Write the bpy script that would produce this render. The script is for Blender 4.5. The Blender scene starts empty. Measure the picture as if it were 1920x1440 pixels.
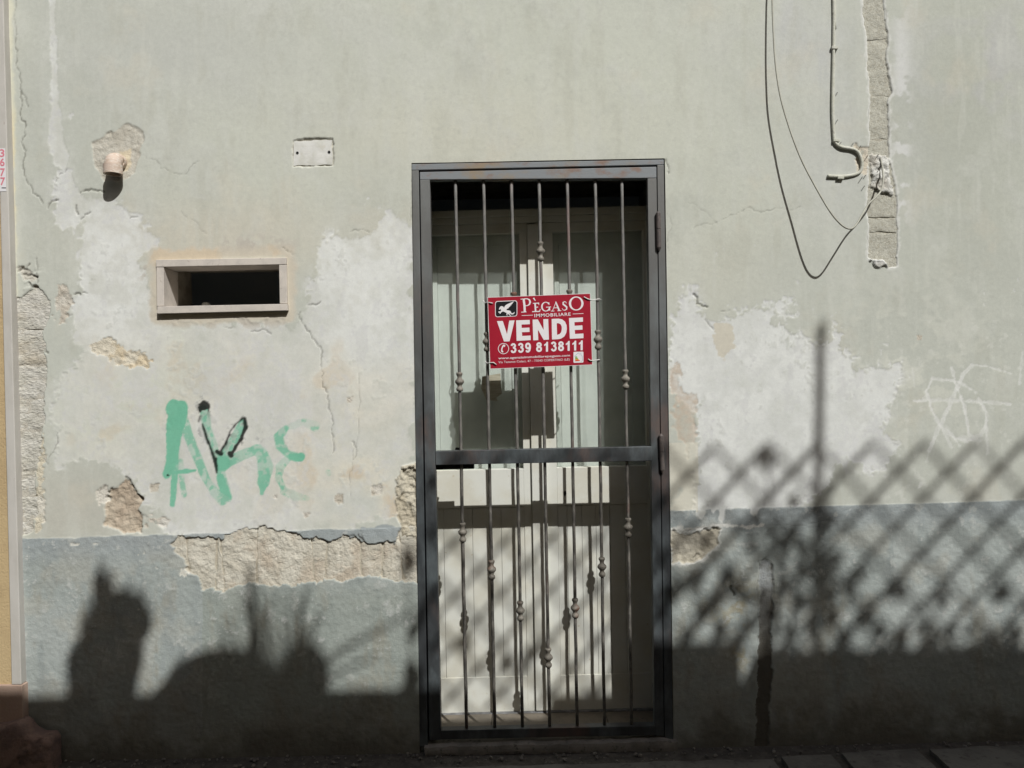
import bpy, math, random
import numpy as np
from mathutils import Vector

random.seed(7)
C = bpy.context.scene.collection
scene = bpy.context.scene

# ------------------------------------------------------------------ camera, sky, sun, exposure
F, CY, CZ, ROLL = 1442.0, -3.04, 1.43, math.radians(1.2)
R_ = np.array([math.cos(ROLL), 0, -math.sin(ROLL)])
U_ = np.array([math.sin(ROLL), 0, math.cos(ROLL)])
cam_d = bpy.data.cameras.new('camera')
cam = bpy.data.objects.new('camera', cam_d)
C.objects.link(cam)
from mathutils import Matrix
cam.matrix_world = Matrix(((R_[0], U_[0], 0, 0), (R_[1], U_[1], -1, CY), (R_[2], U_[2], 0, CZ), (0, 0, 0, 1)))
cam_d.sensor_fit = 'HORIZONTAL'
cam_d.sensor_width = 36.0
cam_d.lens = F / 1920 * 36.0
cam_d.clip_start = 0.02
cam_d.clip_end = 500
scene.camera = cam

LX, LZ = -0.55, -1.17                       # sunlight: per metre towards the wall it goes LX sideways, LZ down
sun_el = math.atan2(-LZ, math.hypot(1, LX))
sun_rot = math.pi - math.atan(-LX)
world = bpy.data.worlds.new('World')
scene.world = world
world.use_nodes = True
wn = world.node_tree
sky = wn.nodes.new('ShaderNodeTexSky')
sky.sky_type = 'NISHITA'
sky.sun_disc = False
sky.sun_elevation = sun_el
sky.sun_rotation = sun_rot
sky.dust_density = 4.0
sky.ozone_density = 0.6
wn.links.new(sky.outputs[0], wn.nodes['Background'].inputs[0])
wn.nodes['Background'].inputs[1].default_value = 0.05
sd = bpy.data.lights.new('sun', 'SUN')
sd.energy = 4.6
sd.angle = math.radians(0.5)
sd.color = (1.0, 1.0, 0.985)
sun = bpy.data.objects.new('sun', sd)
C.objects.link(sun)
sun.rotation_euler = Vector((LX, 1, LZ)).to_track_quat('-Z', 'Y').to_euler()
sun.location = (3, -8, 12)
scene.view_settings.view_transform = 'Standard'
scene.view_settings.look = 'None'
scene.view_settings.gamma = 1.0
scene.view_settings.use_curve_mapping = False
scene.view_settings.exposure = -0.06

# ------------------------------------------------------------------ helpers
def P(px, py, y=0.0):
    """world point at depth y seen at photo pixel (px, py) - used to measure the place off the photograph"""
    t = y - CY
    u = (px - 960.0) / F
    v = (720.0 - py) / F
    return np.array([t * (u * R_[0] + v * U_[0]), y, CZ + t * (u * R_[2] + v * U_[2])])

def Gp(px, py, z=0.0):
    """point of the horizontal plane z seen at pixel"""
    u = (px - 960.0) / F
    v = (720.0 - py) / F
    d = np.array([u * R_[0] + v * U_[0], 1.0, u * R_[2] + v * U_[2]])
    t = (z - CZ) / d[2]
    return np.array([0, CY, CZ]) + t * d

def O(px, py, Y):
    """point at distance Y in front of the wall that throws its shadow on the wall at the pixel"""
    p = P(px, py, 0.0)
    return np.array([p[0] - LX * Y, -Y, p[2] - LZ * Y])

def S(u, v):
    """slightly out-of-true frame of gate and door -> photo pixel"""
    return (u + (v - 850) * 0.0185, v - (u - 1010) * 0.0255)

def lin(r, g, b):
    f = lambda c: (c / 255 / 12.92) if c / 255 <= 0.04045 else ((c / 255 + 0.055) / 1.055) ** 2.4
    return (f(r), f(g), f(b))

BASE = {}
def props(o, label=None, cat=None, group=None, kind=None):
    if label: o['label'] = label
    if cat: o['category'] = cat
    if group: o['group'] = group
    if kind: o['kind'] = kind
    return o

def thing(name, loc, label, cat, group=None):
    o = bpy.data.objects.new(name, None)
    o.empty_display_size = 0.1
    C.objects.link(o)
    o.location = tuple(float(c) for c in loc)
    BASE[o] = np.array(loc, float)
    return props(o, label, cat, group)

class MB:
    def __init__(s):
        s.v, s.f = [], []
    def add(s, vs, fs):
        n = len(s.v)
        s.v += [tuple(map(float, p)) for p in vs]
        s.f += [tuple(i + n for i in f) for f in fs]
    def hexa(s, front, back):
        """front, back: four world points, same order (counter-clockwise seen from the camera)"""
        s.add(list(front) + list(back), [(0, 1, 2, 3), (7, 6, 5, 4), (0, 4, 5, 1), (1, 5, 6, 2), (2, 6, 7, 3), (3, 7, 4, 0)])
    def prism(s, quad, y0, y1):
        """quad: pixels BL BR TR TL measured on the plane y0; goes straight back to y1"""
        fr = [P(*q, y0) for q in quad]
        s.hexa(fr, [p + np.array([0, y1 - y0, 0]) for p in fr])
    def sprism(s, u0, v0, u1, v1, y0, y1):
        s.prism([S(u0, v1), S(u1, v1), S(u1, v0), S(u0, v0)], y0, y1)
    def box(s, a, b):
        a, b = np.minimum(a, b), np.maximum(a, b)
        fr = [(a[0], a[1], a[2]), (b[0], a[1], a[2]), (b[0], a[1], b[2]), (a[0], a[1], b[2])]
        s.hexa(fr, [(p[0], b[1], p[2]) for p in fr])
    def tube(s, pts, rad, n=10, caps=True):
        pts = [np.array(p, float) for p in pts]
        m = len(pts)
        rads = rad if hasattr(rad, '__len__') else [rad] * m
        base = len(s.v)
        ref = None
        for i, p in enumerate(pts):
            t = pts[min(i + 1, m - 1)] - pts[max(i - 1, 0)]
            t /= max(np.linalg.norm(t), 1e-9)
            if ref is None:
                ref = np.array([0, 1.0, 0]) if abs(t[1]) < 0.9 else np.array([1.0, 0, 0])
            a = np.cross(t, ref); a /= np.linalg.norm(a)
            b = np.cross(a, t); ref = b
            for k in range(n):
                w = 2 * math.pi * k / n
                s.v.append(tuple(p + rads[i] * (math.cos(w) * a + math.sin(w) * b)))
        for i in range(m - 1):
            for k in range(n):
                k2 = (k + 1) % n
                s.f.append((base + i * n + k, base + i * n + k2, base + (i + 1) * n + k2, base + (i + 1) * n + k))
        if caps:
            s.f.append(tuple(base + k for k in range(n))[::-1])
            s.f.append(tuple(base + (m - 1) * n + k for k in range(n)))
    def ellipsoid(s, c, ax, nu=18, nv=10, noise=0.0, seed=0):
        rnd = random.Random(seed)
        c = np.array(c); base = len(s.v)
        ax = [np.array(a, float) for a in ax]
        for j in range(nv + 1):
            th = math.pi * j / nv
            for i in range(nu):
                ph = 2 * math.pi * i / nu
                k = 1 + noise * rnd.uniform(-1, 1)
                s.v.append(tuple(c + k * (math.sin(th) * math.cos(ph) * ax[0] + math.sin(th) * math.sin(ph) * ax[1] + math.cos(th) * ax[2])))
        for j in range(nv):
            for i in range(nu):
                i2 = (i + 1) % nu
                s.f.append((base + j * nu + i, base + j * nu + i2, base + (j + 1) * nu + i2, base + (j + 1) * nu + i))
    def build(s, name, mat, parent=None, smooth=False, bevel=0.0, weld=False):
        return mk(name, s.v, s.f, mat, parent, smooth, bevel)

def mk(name, v, f, mat, parent=None, smooth=False, bevel=0.0):
    me = bpy.data.meshes.new(name)
    off = BASE.get(parent, np.zeros(3))
    v = np.array(v, float) - off
    me.from_pydata([tuple(p) for p in v], [], f)
    me.update()
    if mat: me.materials.append(mat)
    o = bpy.data.objects.new(name, me)
    C.objects.link(o)
    if smooth:
        me.shade_smooth()
    if parent:
        o.parent = parent
    BASE[o] = off
    if bevel:
        b = o.modifiers.new('bevel', 'BEVEL')
        b.width = bevel; b.segments = 2; b.limit_method = 'ANGLE'
    return o

# ------------------------------------------------------------------ materials
def mat(name, color, rough=0.7, metal=0.0, spec=0.3, var=None, vscale=8.0, vlo=0.4, vhi=0.65, var2=None, v2scale=30, v2lo=0.55, v2hi=0.7,
        bump=0.0, bscale=200.0, stretch=(1, 1, 1), detail=6.0, fade=None):
    m = bpy.data.materials.new(name)
    m.use_nodes = True
    nt = m.node_tree
    b = nt.nodes['Principled BSDF']
    b.inputs['Roughness'].default_value = rough
    b.inputs['Metallic'].default_value = metal
    b.inputs['Specular IOR Level'].default_value = spec
    b.inputs['Base Color'].default_value = (*color, 1)
    tc = nt.nodes.new('ShaderNodeNewGeometry')
    mp = nt.nodes.new('ShaderNodeMapping')
    mp.inputs['Scale'].default_value = stretch
    nt.links.new(tc.outputs['Position'], mp.inputs[0])
    def noise(scale, lo, hi, off):
        n = nt.nodes.new('ShaderNodeTexNoise')
        n.inputs['Scale'].default_value = scale
        n.inputs['Detail'].default_value = detail
        n.inputs['Roughness'].default_value = 0.62
        a = nt.nodes.new('ShaderNodeVectorMath'); a.operation = 'ADD'
        a.inputs[1].default_value = (off, off * 0.7, -off)
        nt.links.new(mp.outputs[0], a.inputs[0]); nt.links.new(a.outputs[0], n.inputs['Vector'])
        r = nt.nodes.new('ShaderNodeMapRange')
        r.interpolation_type = 'SMOOTHSTEP'
        r.inputs[1].default_value = lo; r.inputs[2].default_value = hi
        nt.links.new(n.outputs[0], r.inputs[0])
        return n, r
    cur = None
    def mix(fac, c1, col):
        x = nt.nodes.new('ShaderNodeMix'); x.data_type = 'RGBA'
        nt.links.new(fac, x.inputs[0])
        if c1 is None: x.inputs[6].default_value = (*color, 1)
        else: nt.links.new(c1, x.inputs[6])
        x.inputs[7].default_value = (*col, 1)
        return x.outputs[2]
    if var is not None:
        n, r = noise(vscale, vlo, vhi, 3.1)
        cur = mix(r.outputs[0], None, var)
    if var2 is not None:
        n, r = noise(v2scale, v2lo, v2hi, 11.7)
        cur = mix(r.outputs[0], cur, var2)
    if fade is not None:                       # lighter towards the top: sky reflection and bleaching mixed into the colour
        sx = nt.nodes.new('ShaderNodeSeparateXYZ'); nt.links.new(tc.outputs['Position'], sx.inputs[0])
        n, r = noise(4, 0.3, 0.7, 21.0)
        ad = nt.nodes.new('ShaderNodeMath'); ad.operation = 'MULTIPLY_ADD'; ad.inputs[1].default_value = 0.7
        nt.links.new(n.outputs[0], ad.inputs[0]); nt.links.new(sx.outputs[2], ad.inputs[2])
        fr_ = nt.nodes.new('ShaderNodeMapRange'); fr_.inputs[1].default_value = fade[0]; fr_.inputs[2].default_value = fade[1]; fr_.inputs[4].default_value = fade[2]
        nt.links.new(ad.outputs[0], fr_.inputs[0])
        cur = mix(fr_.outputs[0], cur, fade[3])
    if cur is not None:
        nt.links.new(cur, b.inputs['Base Color'])
    if bump:
        n, r = noise(bscale, 0.2, 0.8, 5.5)
        bp = nt.nodes.new('ShaderNodeBump')
        bp.inputs['Strength'].default_value = 1.0
        bp.inputs['Distance'].default_value = bump
        nt.links.new(n.outputs[0], bp.inputs['Height'])
        nt.links.new(bp.outputs[0], b.inputs['Normal'])
    return m

M = {}
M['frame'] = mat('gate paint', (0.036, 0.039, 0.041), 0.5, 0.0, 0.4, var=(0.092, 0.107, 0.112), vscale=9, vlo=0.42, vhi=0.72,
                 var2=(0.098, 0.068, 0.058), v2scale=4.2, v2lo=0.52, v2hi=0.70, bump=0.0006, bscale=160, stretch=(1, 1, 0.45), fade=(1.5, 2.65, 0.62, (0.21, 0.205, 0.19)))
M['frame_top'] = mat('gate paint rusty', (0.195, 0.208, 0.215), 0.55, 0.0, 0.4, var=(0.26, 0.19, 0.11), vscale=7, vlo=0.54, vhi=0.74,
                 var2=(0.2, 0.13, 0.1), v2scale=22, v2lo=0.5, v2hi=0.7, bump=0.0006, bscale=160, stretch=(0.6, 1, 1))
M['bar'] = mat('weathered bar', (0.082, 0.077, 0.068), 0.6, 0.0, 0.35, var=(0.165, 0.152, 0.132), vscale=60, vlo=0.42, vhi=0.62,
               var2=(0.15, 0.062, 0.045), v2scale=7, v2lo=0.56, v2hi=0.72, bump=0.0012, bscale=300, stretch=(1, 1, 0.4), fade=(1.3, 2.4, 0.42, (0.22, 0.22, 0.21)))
M['collar'] = mat('cast collar', (0.155, 0.14, 0.115), 0.6, 0.0, 0.35, var=(0.24, 0.22, 0.185), vscale=70, var2=(0.15, 0.075, 0.05), v2scale=12,
                  bump=0.0012, bscale=350)
M['hinge'] = mat('hinge steel', (0.075, 0.066, 0.062), 0.5, 0.0, 0.4, var=(0.12, 0.095, 0.085), vscale=60, bump=0.0008, bscale=300)
M['door'] = mat('door paint', lin(208, 208, 199), 0.45, 0.0, 0.4, var=lin(200, 197, 183), vscale=5, var2=lin(188, 180, 160), v2scale=40, v2lo=0.66, v2hi=0.74,
                bump=0.0002, bscale=120)
M['shutter'] = mat('inner shutter', lin(222, 224, 219), 0.5, 0.0, 0.3, var=lin(214, 216, 211), vscale=4)
M['black'] = mat('black', (0.012, 0.012, 0.012), 0.5)
M['void'] = mat('dark interior', (0.6, 0.58, 0.52), 0.9)
M['reveal'] = mat('reveal plaster', lin(150, 145, 132), 0.9, var=lin(120, 116, 104), vscale=12, bump=0.002, bscale=80)
M['marble'] = mat('niche stone', lin(196, 188, 178), 0.55, 0.0, 0.35, var=lin(184, 177, 168), vscale=18, var2=lin(160, 150, 138), v2scale=70, v2lo=0.62, v2hi=0.72, bump=0.0004, bscale=250)
M['pvc'] = mat('beige pvc', lin(194, 176, 161), 0.6, 0.0, 0.3, var=lin(184, 165, 148), vscale=30, var2=lin(205, 195, 183), v2scale=60, v2lo=0.5, v2hi=0.62, bump=0.0003, bscale=300, stretch=(1, 1, 3))
M['stone'] = mat('soft limestone', lin(186, 180, 165), 0.95, 0.0, 0.1, var=lin(198, 193, 179), vscale=14, vlo=0.4, vhi=0.6, var2=lin(182, 171, 154), v2scale=7, v2lo=0.5, v2hi=0.66, bump=0.003, bscale=150)
M['stone_grey'] = mat('grey rubble', lin(182, 179, 168), 0.95, 0.0, 0.1, var=lin(193, 190, 181), vscale=16, vlo=0.4, vhi=0.6, var2=lin(176, 168, 152), v2scale=5, v2lo=0.5, v2hi=0.68, bump=0.005, bscale=110, stretch=(0.6, 1, 1.4))
M['stone_fine'] = mat('fine mortar', lin(174, 172, 160), 0.95, 0.0, 0.1, var=lin(184, 182, 169), vscale=60, vlo=0.42, vhi=0.58, var2=lin(164, 160, 146), v2scale=120, v2lo=0.5, v2hi=0.6, bump=0.0025, bscale=230)
M['sill'] = mat('worn sill', (0.24, 0.225, 0.20), 0.8, var=(0.16, 0.15, 0.135), vscale=10, var2=(0.1, 0.095, 0.085), v2scale=40, bump=0.004, bscale=40)
M['tile'] = mat('threshold tile', lin(118, 110, 98), 0.6, var=lin(104, 98, 88), vscale=15, var2=(0.1, 0.09, 0.08), v2scale=50, v2lo=0.6, v2hi=0.7)
M['weather'] = mat('weather bar', (0.12, 0.12, 0.12), 0.5, var=(0.2, 0.2, 0.2), vscale=30)
M['slab'] = mat('paving stone', (0.17, 0.165, 0.15), 0.8, var=(0.12, 0.115, 0.105), vscale=8, var2=(0.09, 0.085, 0.078), v2scale=35, bump=0.005, bscale=35)
M['gutter'] = mat('dirt joint', (0.085, 0.08, 0.07), 0.95, var=(0.13, 0.12, 0.105), vscale=25, bump=0.01, bscale=60)
M['asphalt'] = mat('asphalt', (0.055, 0.053, 0.05), 0.9, var=(0.075, 0.072, 0.066), vscale=6, bump=0.006, bscale=120)
M['footstone'] = mat('foot stone', (0.27, 0.185, 0.15), 0.9, var=(0.19, 0.135, 0.115), vscale=12, vlo=0.4, vhi=0.6, var2=(0.13, 0.1, 0.085), v2scale=30, bump=0.008, bscale=45)
M['yellow'] = mat('ochre stucco', lin(186, 164, 126), 0.9, 0.0, 0.15, var=lin(176, 154, 118), vscale=9, var2=lin(150, 122, 78), v2scale=90, v2lo=0.66, v2hi=0.72, bump=0.003, bscale=150)
M['strip'] = mat('grey corner strip', lin(187, 183, 176), 0.6, 0.0, 0.3, var=lin(176, 172, 164), vscale=8, var2=lin(160, 150, 142), v2scale=60, v2lo=0.66, v2hi=0.72, bump=0.0008, bscale=80, stretch=(1, 1, 0.4))
M['pink'] = mat('pink base', lin(178, 154, 138), 0.85, var=lin(166, 142, 126), vscale=8, bump=0.002, bscale=90)
M['cable'] = mat('pale cable', lin(170, 169, 156), 0.6, var=lin(156, 154, 142), vscale=20)
M['conduit'] = mat('painted cable', lin(184, 184, 170), 0.8, var=lin(194, 194, 183), vscale=30, var2=lin(160, 158, 146), v2scale=40, bump=0.0015, bscale=120)
M['plate'] = mat('white plate', lin(207, 206, 200), 0.7, var=lin(196, 195, 186), vscale=25, var2=lin(196, 192, 180), v2scale=30, v2lo=0.6, v2hi=0.74, bump=0.0006, bscale=110)
M['red'] = mat('sign red', (0.33, 0.012, 0.028), 0.35, 0.0, 0.4, var=(0.29, 0.01, 0.024), vscale=6)
M['white'] = mat('sign white', (0.72, 0.69, 0.69), 0.4)
M['ink'] = mat('sign black', (0.012, 0.012, 0.014), 0.4)
M['tie'] = mat('white tie', (0.62, 0.6, 0.57), 0.4)
M['paper'] = mat('paper', (0.66, 0.65, 0.66), 0.7)
M['digit'] = mat('digit red', (0.62, 0.2, 0.24), 0.7)
M['amber'] = mat('amber print', (0.65, 0.33, 0.06), 0.5)
M['leafgreen'] = mat('green print', (0.18, 0.4, 0.08), 0.5)
M['orange'] = mat('orange print', (0.7, 0.1, 0.04), 0.5)
M['bluegrey'] = mat('blue print', (0.12, 0.3, 0.42), 0.5)
M['opp'] = mat('opposite stucco', (0.30, 0.27, 0.22), 0.9, var=(0.25, 0.225, 0.185), vscale=2, bump=0.003, bscale=60)
M['terracotta'] = mat('terracotta', (0.36, 0.15, 0.08), 0.8, var=(0.28, 0.12, 0.07), vscale=15)
M['leaf'] = mat('leaf', (0.06, 0.1, 0.035), 0.5, var=(0.09, 0.13, 0.04), vscale=20)
M['wood'] = mat('weathered wood', (0.22, 0.16, 0.1), 0.8, var=(0.16, 0.12, 0.08), vscale=20)
M['white_ball'] = mat('pale plastic', lin(190, 190, 184), 0.5)

def glass_mat():
    m = bpy.data.materials.new('pane glass')
    m.use_nodes = True
    nt = m.node_tree
    nt.nodes.remove(nt.nodes['Principled BSDF'])
    out = nt.nodes['Material Output']
    tr = nt.nodes.new('ShaderNodeBsdfTransparent'); tr.inputs[0].default_value = (0.968, 0.985, 0.972, 1)
    gl = nt.nodes.new('ShaderNodeBsdfGlossy'); gl.inputs['Roughness'].default_value = 0.04
    df = nt.nodes.new('ShaderNodeBsdfDiffuse'); df.inputs[0].default_value = (0.50, 0.53, 0.49, 1)
    fr = nt.nodes.new('ShaderNodeFresnel')
    m1 = nt.nodes.new('ShaderNodeMixShader'); m2 = nt.nodes.new('ShaderNodeMixShader')
    g = nt.nodes.new('ShaderNodeNewGeometry')
    ior = nt.nodes.new('ShaderNodeMapRange'); ior.inputs[3].default_value = 1.5; ior.inputs[4].default_value = 1 / 1.5
    nt.links.new(g.outputs['Backfacing'], ior.inputs[0]); nt.links.new(ior.outputs[0], fr.inputs[0])
    n = nt.nodes.new('ShaderNodeTexNoise'); n.inputs['Scale'].default_value = 9; n.inputs['Detail'].default_value = 7
    r = nt.nodes.new('ShaderNodeMapRange'); r.inputs[1].default_value = 0.3; r.inputs[2].default_value = 0.8
    r.inputs[3].default_value = 0.05; r.inputs[4].default_value = 0.16
    nt.links.new(g.outputs['Position'], n.inputs['Vector']); nt.links.new(n.outputs[0], r.inputs[0])
    nt.links.new(r.outputs[0], m1.inputs[0]); nt.links.new(tr.outputs[0], m1.inputs[1]); nt.links.new(df.outputs[0], m1.inputs[2])
    nt.links.new(fr.outputs[0], m2.inputs[0]); nt.links.new(m1.outputs[0], m2.inputs[1]); nt.links.new(gl.outputs[0], m2.inputs[2])
    nt.links.new(m2.outputs[0], out.inputs[0])
    return m
M['glass'] = glass_mat()

# ------------------------------------------------------------------ ground
YO = 3.3                                                           # width of the street up to the houses opposite
mb = MB(); mb.add([(-40, -40, -0.03), (40, -40, -0.03), (40, 40, -0.03), (-40, 40, -0.03)], [(0, 1, 2, 3)])
props(mb.build('street', M['asphalt']), kind='structure', label='dark street surface in front of the house')
mb = MB(); mb.box((-6, -1.0, -0.2), (6, 0.02, -0.022))
pav = props(mb.build('pavement', M['gutter'], bevel=0.01), kind='structure', label='shaded stone pavement along the foot of the wall')

tab = np.random.RandomState(3).uniform(-1, 1, (8, 256, 256))
def vn(x, y, sc, k=0):
    x = x / sc + 17.3 * k; y = y / sc + 9.1 * k
    xi = np.floor(x).astype(int); yi = np.floor(y).astype(int)
    fx = x - xi; fy = y - yi
    fx = fx * fx * (3 - 2 * fx); fy = fy * fy * (3 - 2 * fy)
    t = tab[k % 8]
    g = lambda a, b: t[(yi + b) & 255, (xi + a) & 255]
    return (g(0, 0) * (1 - fx) + g(1, 0) * fx) * (1 - fy) + (g(0, 1) * (1 - fx) + g(1, 1) * fx) * fy
def fbm(x, y, sc, k=0, oct=4, ga=0.55):
    s = 0; a = 1; tot = 0
    for o in range(oct):
        s = s + a * vn(x, y, sc / 2 ** o, k + o); tot += a * 0.6; a *= ga
    return s / tot

def rough_block(name, quad_world, depth_vec, m, parent, cell=0.006, amp=0.004, seed=0, lump=0.055, smooth=False, wob=0.004):
    """a stone: a quad front face finely divided and worn uneven, with rounded arrises and real sides"""
    q = [np.array(p, float) for p in quad_world]
    dv = np.array(depth_vec, float); nd = -dv / np.linalg.norm(dv)
    wx, wy = np.linalg.norm(q[1] - q[0]), np.linalg.norm(q[3] - q[0])
    nx, ny = int(np.clip(wx / cell, 3, 70)), int(np.clip(wy / cell, 3, 70))
    a, b = np.meshgrid(np.linspace(0, 1, nx + 1), np.linspace(0, 1, ny + 1))
    sx, sy = a * wx + seed * 0.731, b * wy + seed * 0.377
    h = amp * (0.75 * fbm(sx, sy, lump, 1, 3) + 0.45 * fbm(sx + 3, sy, lump * 0.3, 4, 3) + 0.9 * np.minimum(0, fbm(sx, sy + 5, lump * 0.8, 2, 4) + 0.25))
    e = np.minimum(np.minimum(a, 1 - a) * wx, np.minimum(b, 1 - b) * wy)
    h -= amp * 0.8 * np.exp(-e / 0.005)
    p = ((1 - a) * (1 - b))[..., None] * q[0] + (a * (1 - b))[..., None] * q[1] + (a * b)[..., None] * q[2] + ((1 - a) * b)[..., None] * q[3]
    ux, uy = (q[1] - q[0]) / wx, (q[3] - q[0]) / wy
    we = np.exp(-e / 0.02)
    p = p + (wob * we * fbm(sx, sy, 0.03, 5, 3))[..., None] * ux + (wob * we * fbm(sx + 9, sy, 0.03, 6, 3))[..., None] * uy + h[..., None] * nd
    vs = list(p.reshape(-1, 3)); n = nx
    fs = [(j * (n + 1) + i, j * (n + 1) + i + 1, (j + 1) * (n + 1) + i + 1, (j + 1) * (n + 1) + i) for j in range(ny) for i in range(nx)]
    border = [i for i in range(nx + 1)] + [(j + 1) * (nx + 1) - 1 for j in range(1, ny + 1)] + [ny * (nx + 1) + i for i in range(nx - 1, -1, -1)] + [j * (nx + 1) for j in range(ny - 1, 0, -1)]
    k0 = len(vs); m_ = len(border)
    for b_ in border: vs.append(vs[b_] + dv)
    fs += [(border[(i + 1) % m_], border[i], k0 + i, k0 + (i + 1) % m_) for i in range(m_)]
    fs.append(tuple(range(k0, k0 + m_))[::-1])
    return mk(name, vs, fs, m, parent, smooth=smooth)

slab_px = [((700, 1441), (1452, 1420), 0), ((1462, 1417), (1560, 1413), 0.004), ((1574, 1410), (1718, 1401), -0.002), ((1738, 1402), (1990, 1391), 0.003), ((300, 1458), (690, 1443), 0.0)]
for i, (a, b, dz) in enumerate(slab_px):
    A, B = Gp(*a, dz), Gp(*b, dz)
    q = [(A[0], -0.55, dz), (B[0], -0.55, dz), (B[0] - 0.004, B[1], dz), (A[0] + 0.006, A[1], dz)]
    rough_block('paving_slab', q, (0, 0, -0.05), M['slab'], pav, cell=0.03, amp=0.004, seed=40 + i, lump=0.2)
x = -4.5
for i in range(14):
    w = 0.5 + 0.25 * ((i * 7) % 5) / 5
    rough_block('paving_slab', [(x, -1.0, 0.0), (x + w, -1.0, 0.0), (x + w, -0.565, 0.0), (x, -0.565, 0.0)], (0, 0, -0.05), M['slab'], pav, cell=0.1, amp=0.002, seed=80 + i)
    x += w + 0.012

# ------------------------------------------------------------------ the house: plaster wall as one relief sheet
house = thing('house', (0, 0.1, 0), 'pale plastered house front with peeling whitewash, grey base and barred doorway', 'house')

def axis(lo, hi, st, before, after):
    a = list(np.arange(lo, hi, st))
    left, s, x = [], st, lo
    while x > before:
        s *= 1.12; x -= s; left.append(x)
    right, s, x = [], st, a[-1]
    while x < after:
        s *= 1.12; x += s; right.append(x)
    return np.array(left[::-1] + a + right)
ga = axis(8, 1950, 1.9, -60, 3200)
gb = axis(-35, 1475, 1.9, -1300, 1500)
A_, B_ = np.meshgrid(ga, gb)
PX = A_ + 0.0165 * (B_ - 720)
PY = B_ - 0.026 * (A_ - 960)

sm = lambda e0, e1, x: (lambda t: t * t * (3 - 2 * t))(np.clip((x - e0) / (e1 - e0), 0, 1))

def sdf(pts, margin=70):
    """signed distance in pixels, positive inside, -999 far away"""
    pts = np.array(pts, float)
    out = np.full(PX.shape, -999.0)
    x0, y0 = pts.min(0) - margin; x1, y1 = pts.max(0) + margin
    m = (PX > x0) & (PX < x1) & (PY > y0) & (PY < y1)
    x, y = PX[m], PY[m]
    d2 = np.full(x.shape, 1e12); ins = np.zeros(x.shape, bool)
    n = len(pts)
    for i in range(n):
        ax, ay = pts[i]; bx, by = pts[(i + 1) % n]
        ex, ey = bx - ax, by - ay
        t = np.clip(((x - ax) * ex + (y - ay) * ey) / (ex * ex + ey * ey + 1e-9), 0, 1)
        d2 = np.minimum(d2, (x - ax - t * ex) ** 2 + (y - ay - t * ey) ** 2)
        c = ((ay > y) != (by > y)) & (x < ex * (y - ay) / (ey if abs(ey) > 1e-9 else 1e-9) + ax)
        ins ^= c
    d = np.sqrt(d2)
    out[m] = np.where(ins, d, -d)
    return out

def strokes(pts, wid, soft=2.0, margin=40):
    """distance field of a thick polyline (per point width): positive inside"""
    pts = np.array(pts, float)
    wid = wid if hasattr(wid, '__len__') else [wid] * len(pts)
    out = np.full(PX.shape, -999.0)
    x0, y0 = pts.min(0) - margin - max(wid); x1, y1 = pts.max(0) + margin + max(wid)
    m = (PX > x0) & (PX < x1) & (PY > y0) & (PY < y1)
    x, y = PX[m], PY[m]
    best = np.full(x.shape, -999.0)
    for i in range(max(1, len(pts) - 1)):
        ax, ay = pts[i]; bx, by = pts[min(i + 1, len(pts) - 1)]
        ex, ey = bx - ax, by - ay
        t = np.clip(((x - ax) * ex + (y - ay) * ey) / (ex * ex + ey * ey + 1e-9), 0, 1)
        w = wid[i] + (wid[min(i + 1, len(wid) - 1)] - wid[i]) * t
        best = np.maximum(best, w / 2 - np.hypot(x - ax - t * ex, y - ay - t * ey))
    out[m] = best
    return out

def jag(pts, amp, seed, it=3):
    """fractal polyline: midpoints knocked sideways"""
    rnd = random.Random(seed)
    pts = [tuple(map(float, p)) for p in pts]
    for _ in range(it):
        q = [pts[0]]
        for a, b in zip(pts, pts[1:]):
            l = math.hypot(b[0] - a[0], b[1] - a[1])
            d = rnd.uniform(-1, 1) * min(amp, l * 0.22)
            nx, ny = -(b[1] - a[1]) / (l + 1e-6), (b[0] - a[0]) / (l + 1e-6)
            q += [((a[0] + b[0]) / 2 + nx * d, (a[1] + b[1]) / 2 + ny * d), b]
        pts = q; amp *= 0.6
    return pts

N0 = fbm(PX, PY, 420, 0, 3)
N1 = fbm(PX, PY, 150, 1, 4)
N2 = fbm(PX, PY, 60, 2, 4)
N3 = fbm(PX, PY, 22, 3, 4)
N4 = fbm(PX, PY, 7, 4, 3)
N5 = fbm(PX, PY * 0.35, 30, 5, 4)          # streaky, drawn out vertically
N6 = fbm(PX * 0.4, PY, 30, 6, 4)           # drawn out sideways
NB = fbm(PX + 900, PY + 300, 90, 2, 5, 0.7)

col = np.zeros(PX.shape + (3,))
H = 0.003 * N0 + 0.0012 * N1 + 0.0004 * N2 + 0.00015 * N3      # metres, towards the street
RG = np.full(PX.shape, 0.06)                                    # strength of the fine grain
def L(c): return np.array(lin(*c))
def blend(c, m):
    global col
    m = np.clip(m, 0, 1)[..., None]
    col = col * (1 - m) + (L(c) if len(c) == 3 else c) * m
def blob(cx, cy, rx, ry): return np.exp(-(((PX - cx) / rx) ** 2 + ((PY - cy) / ry) ** 2))

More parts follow.
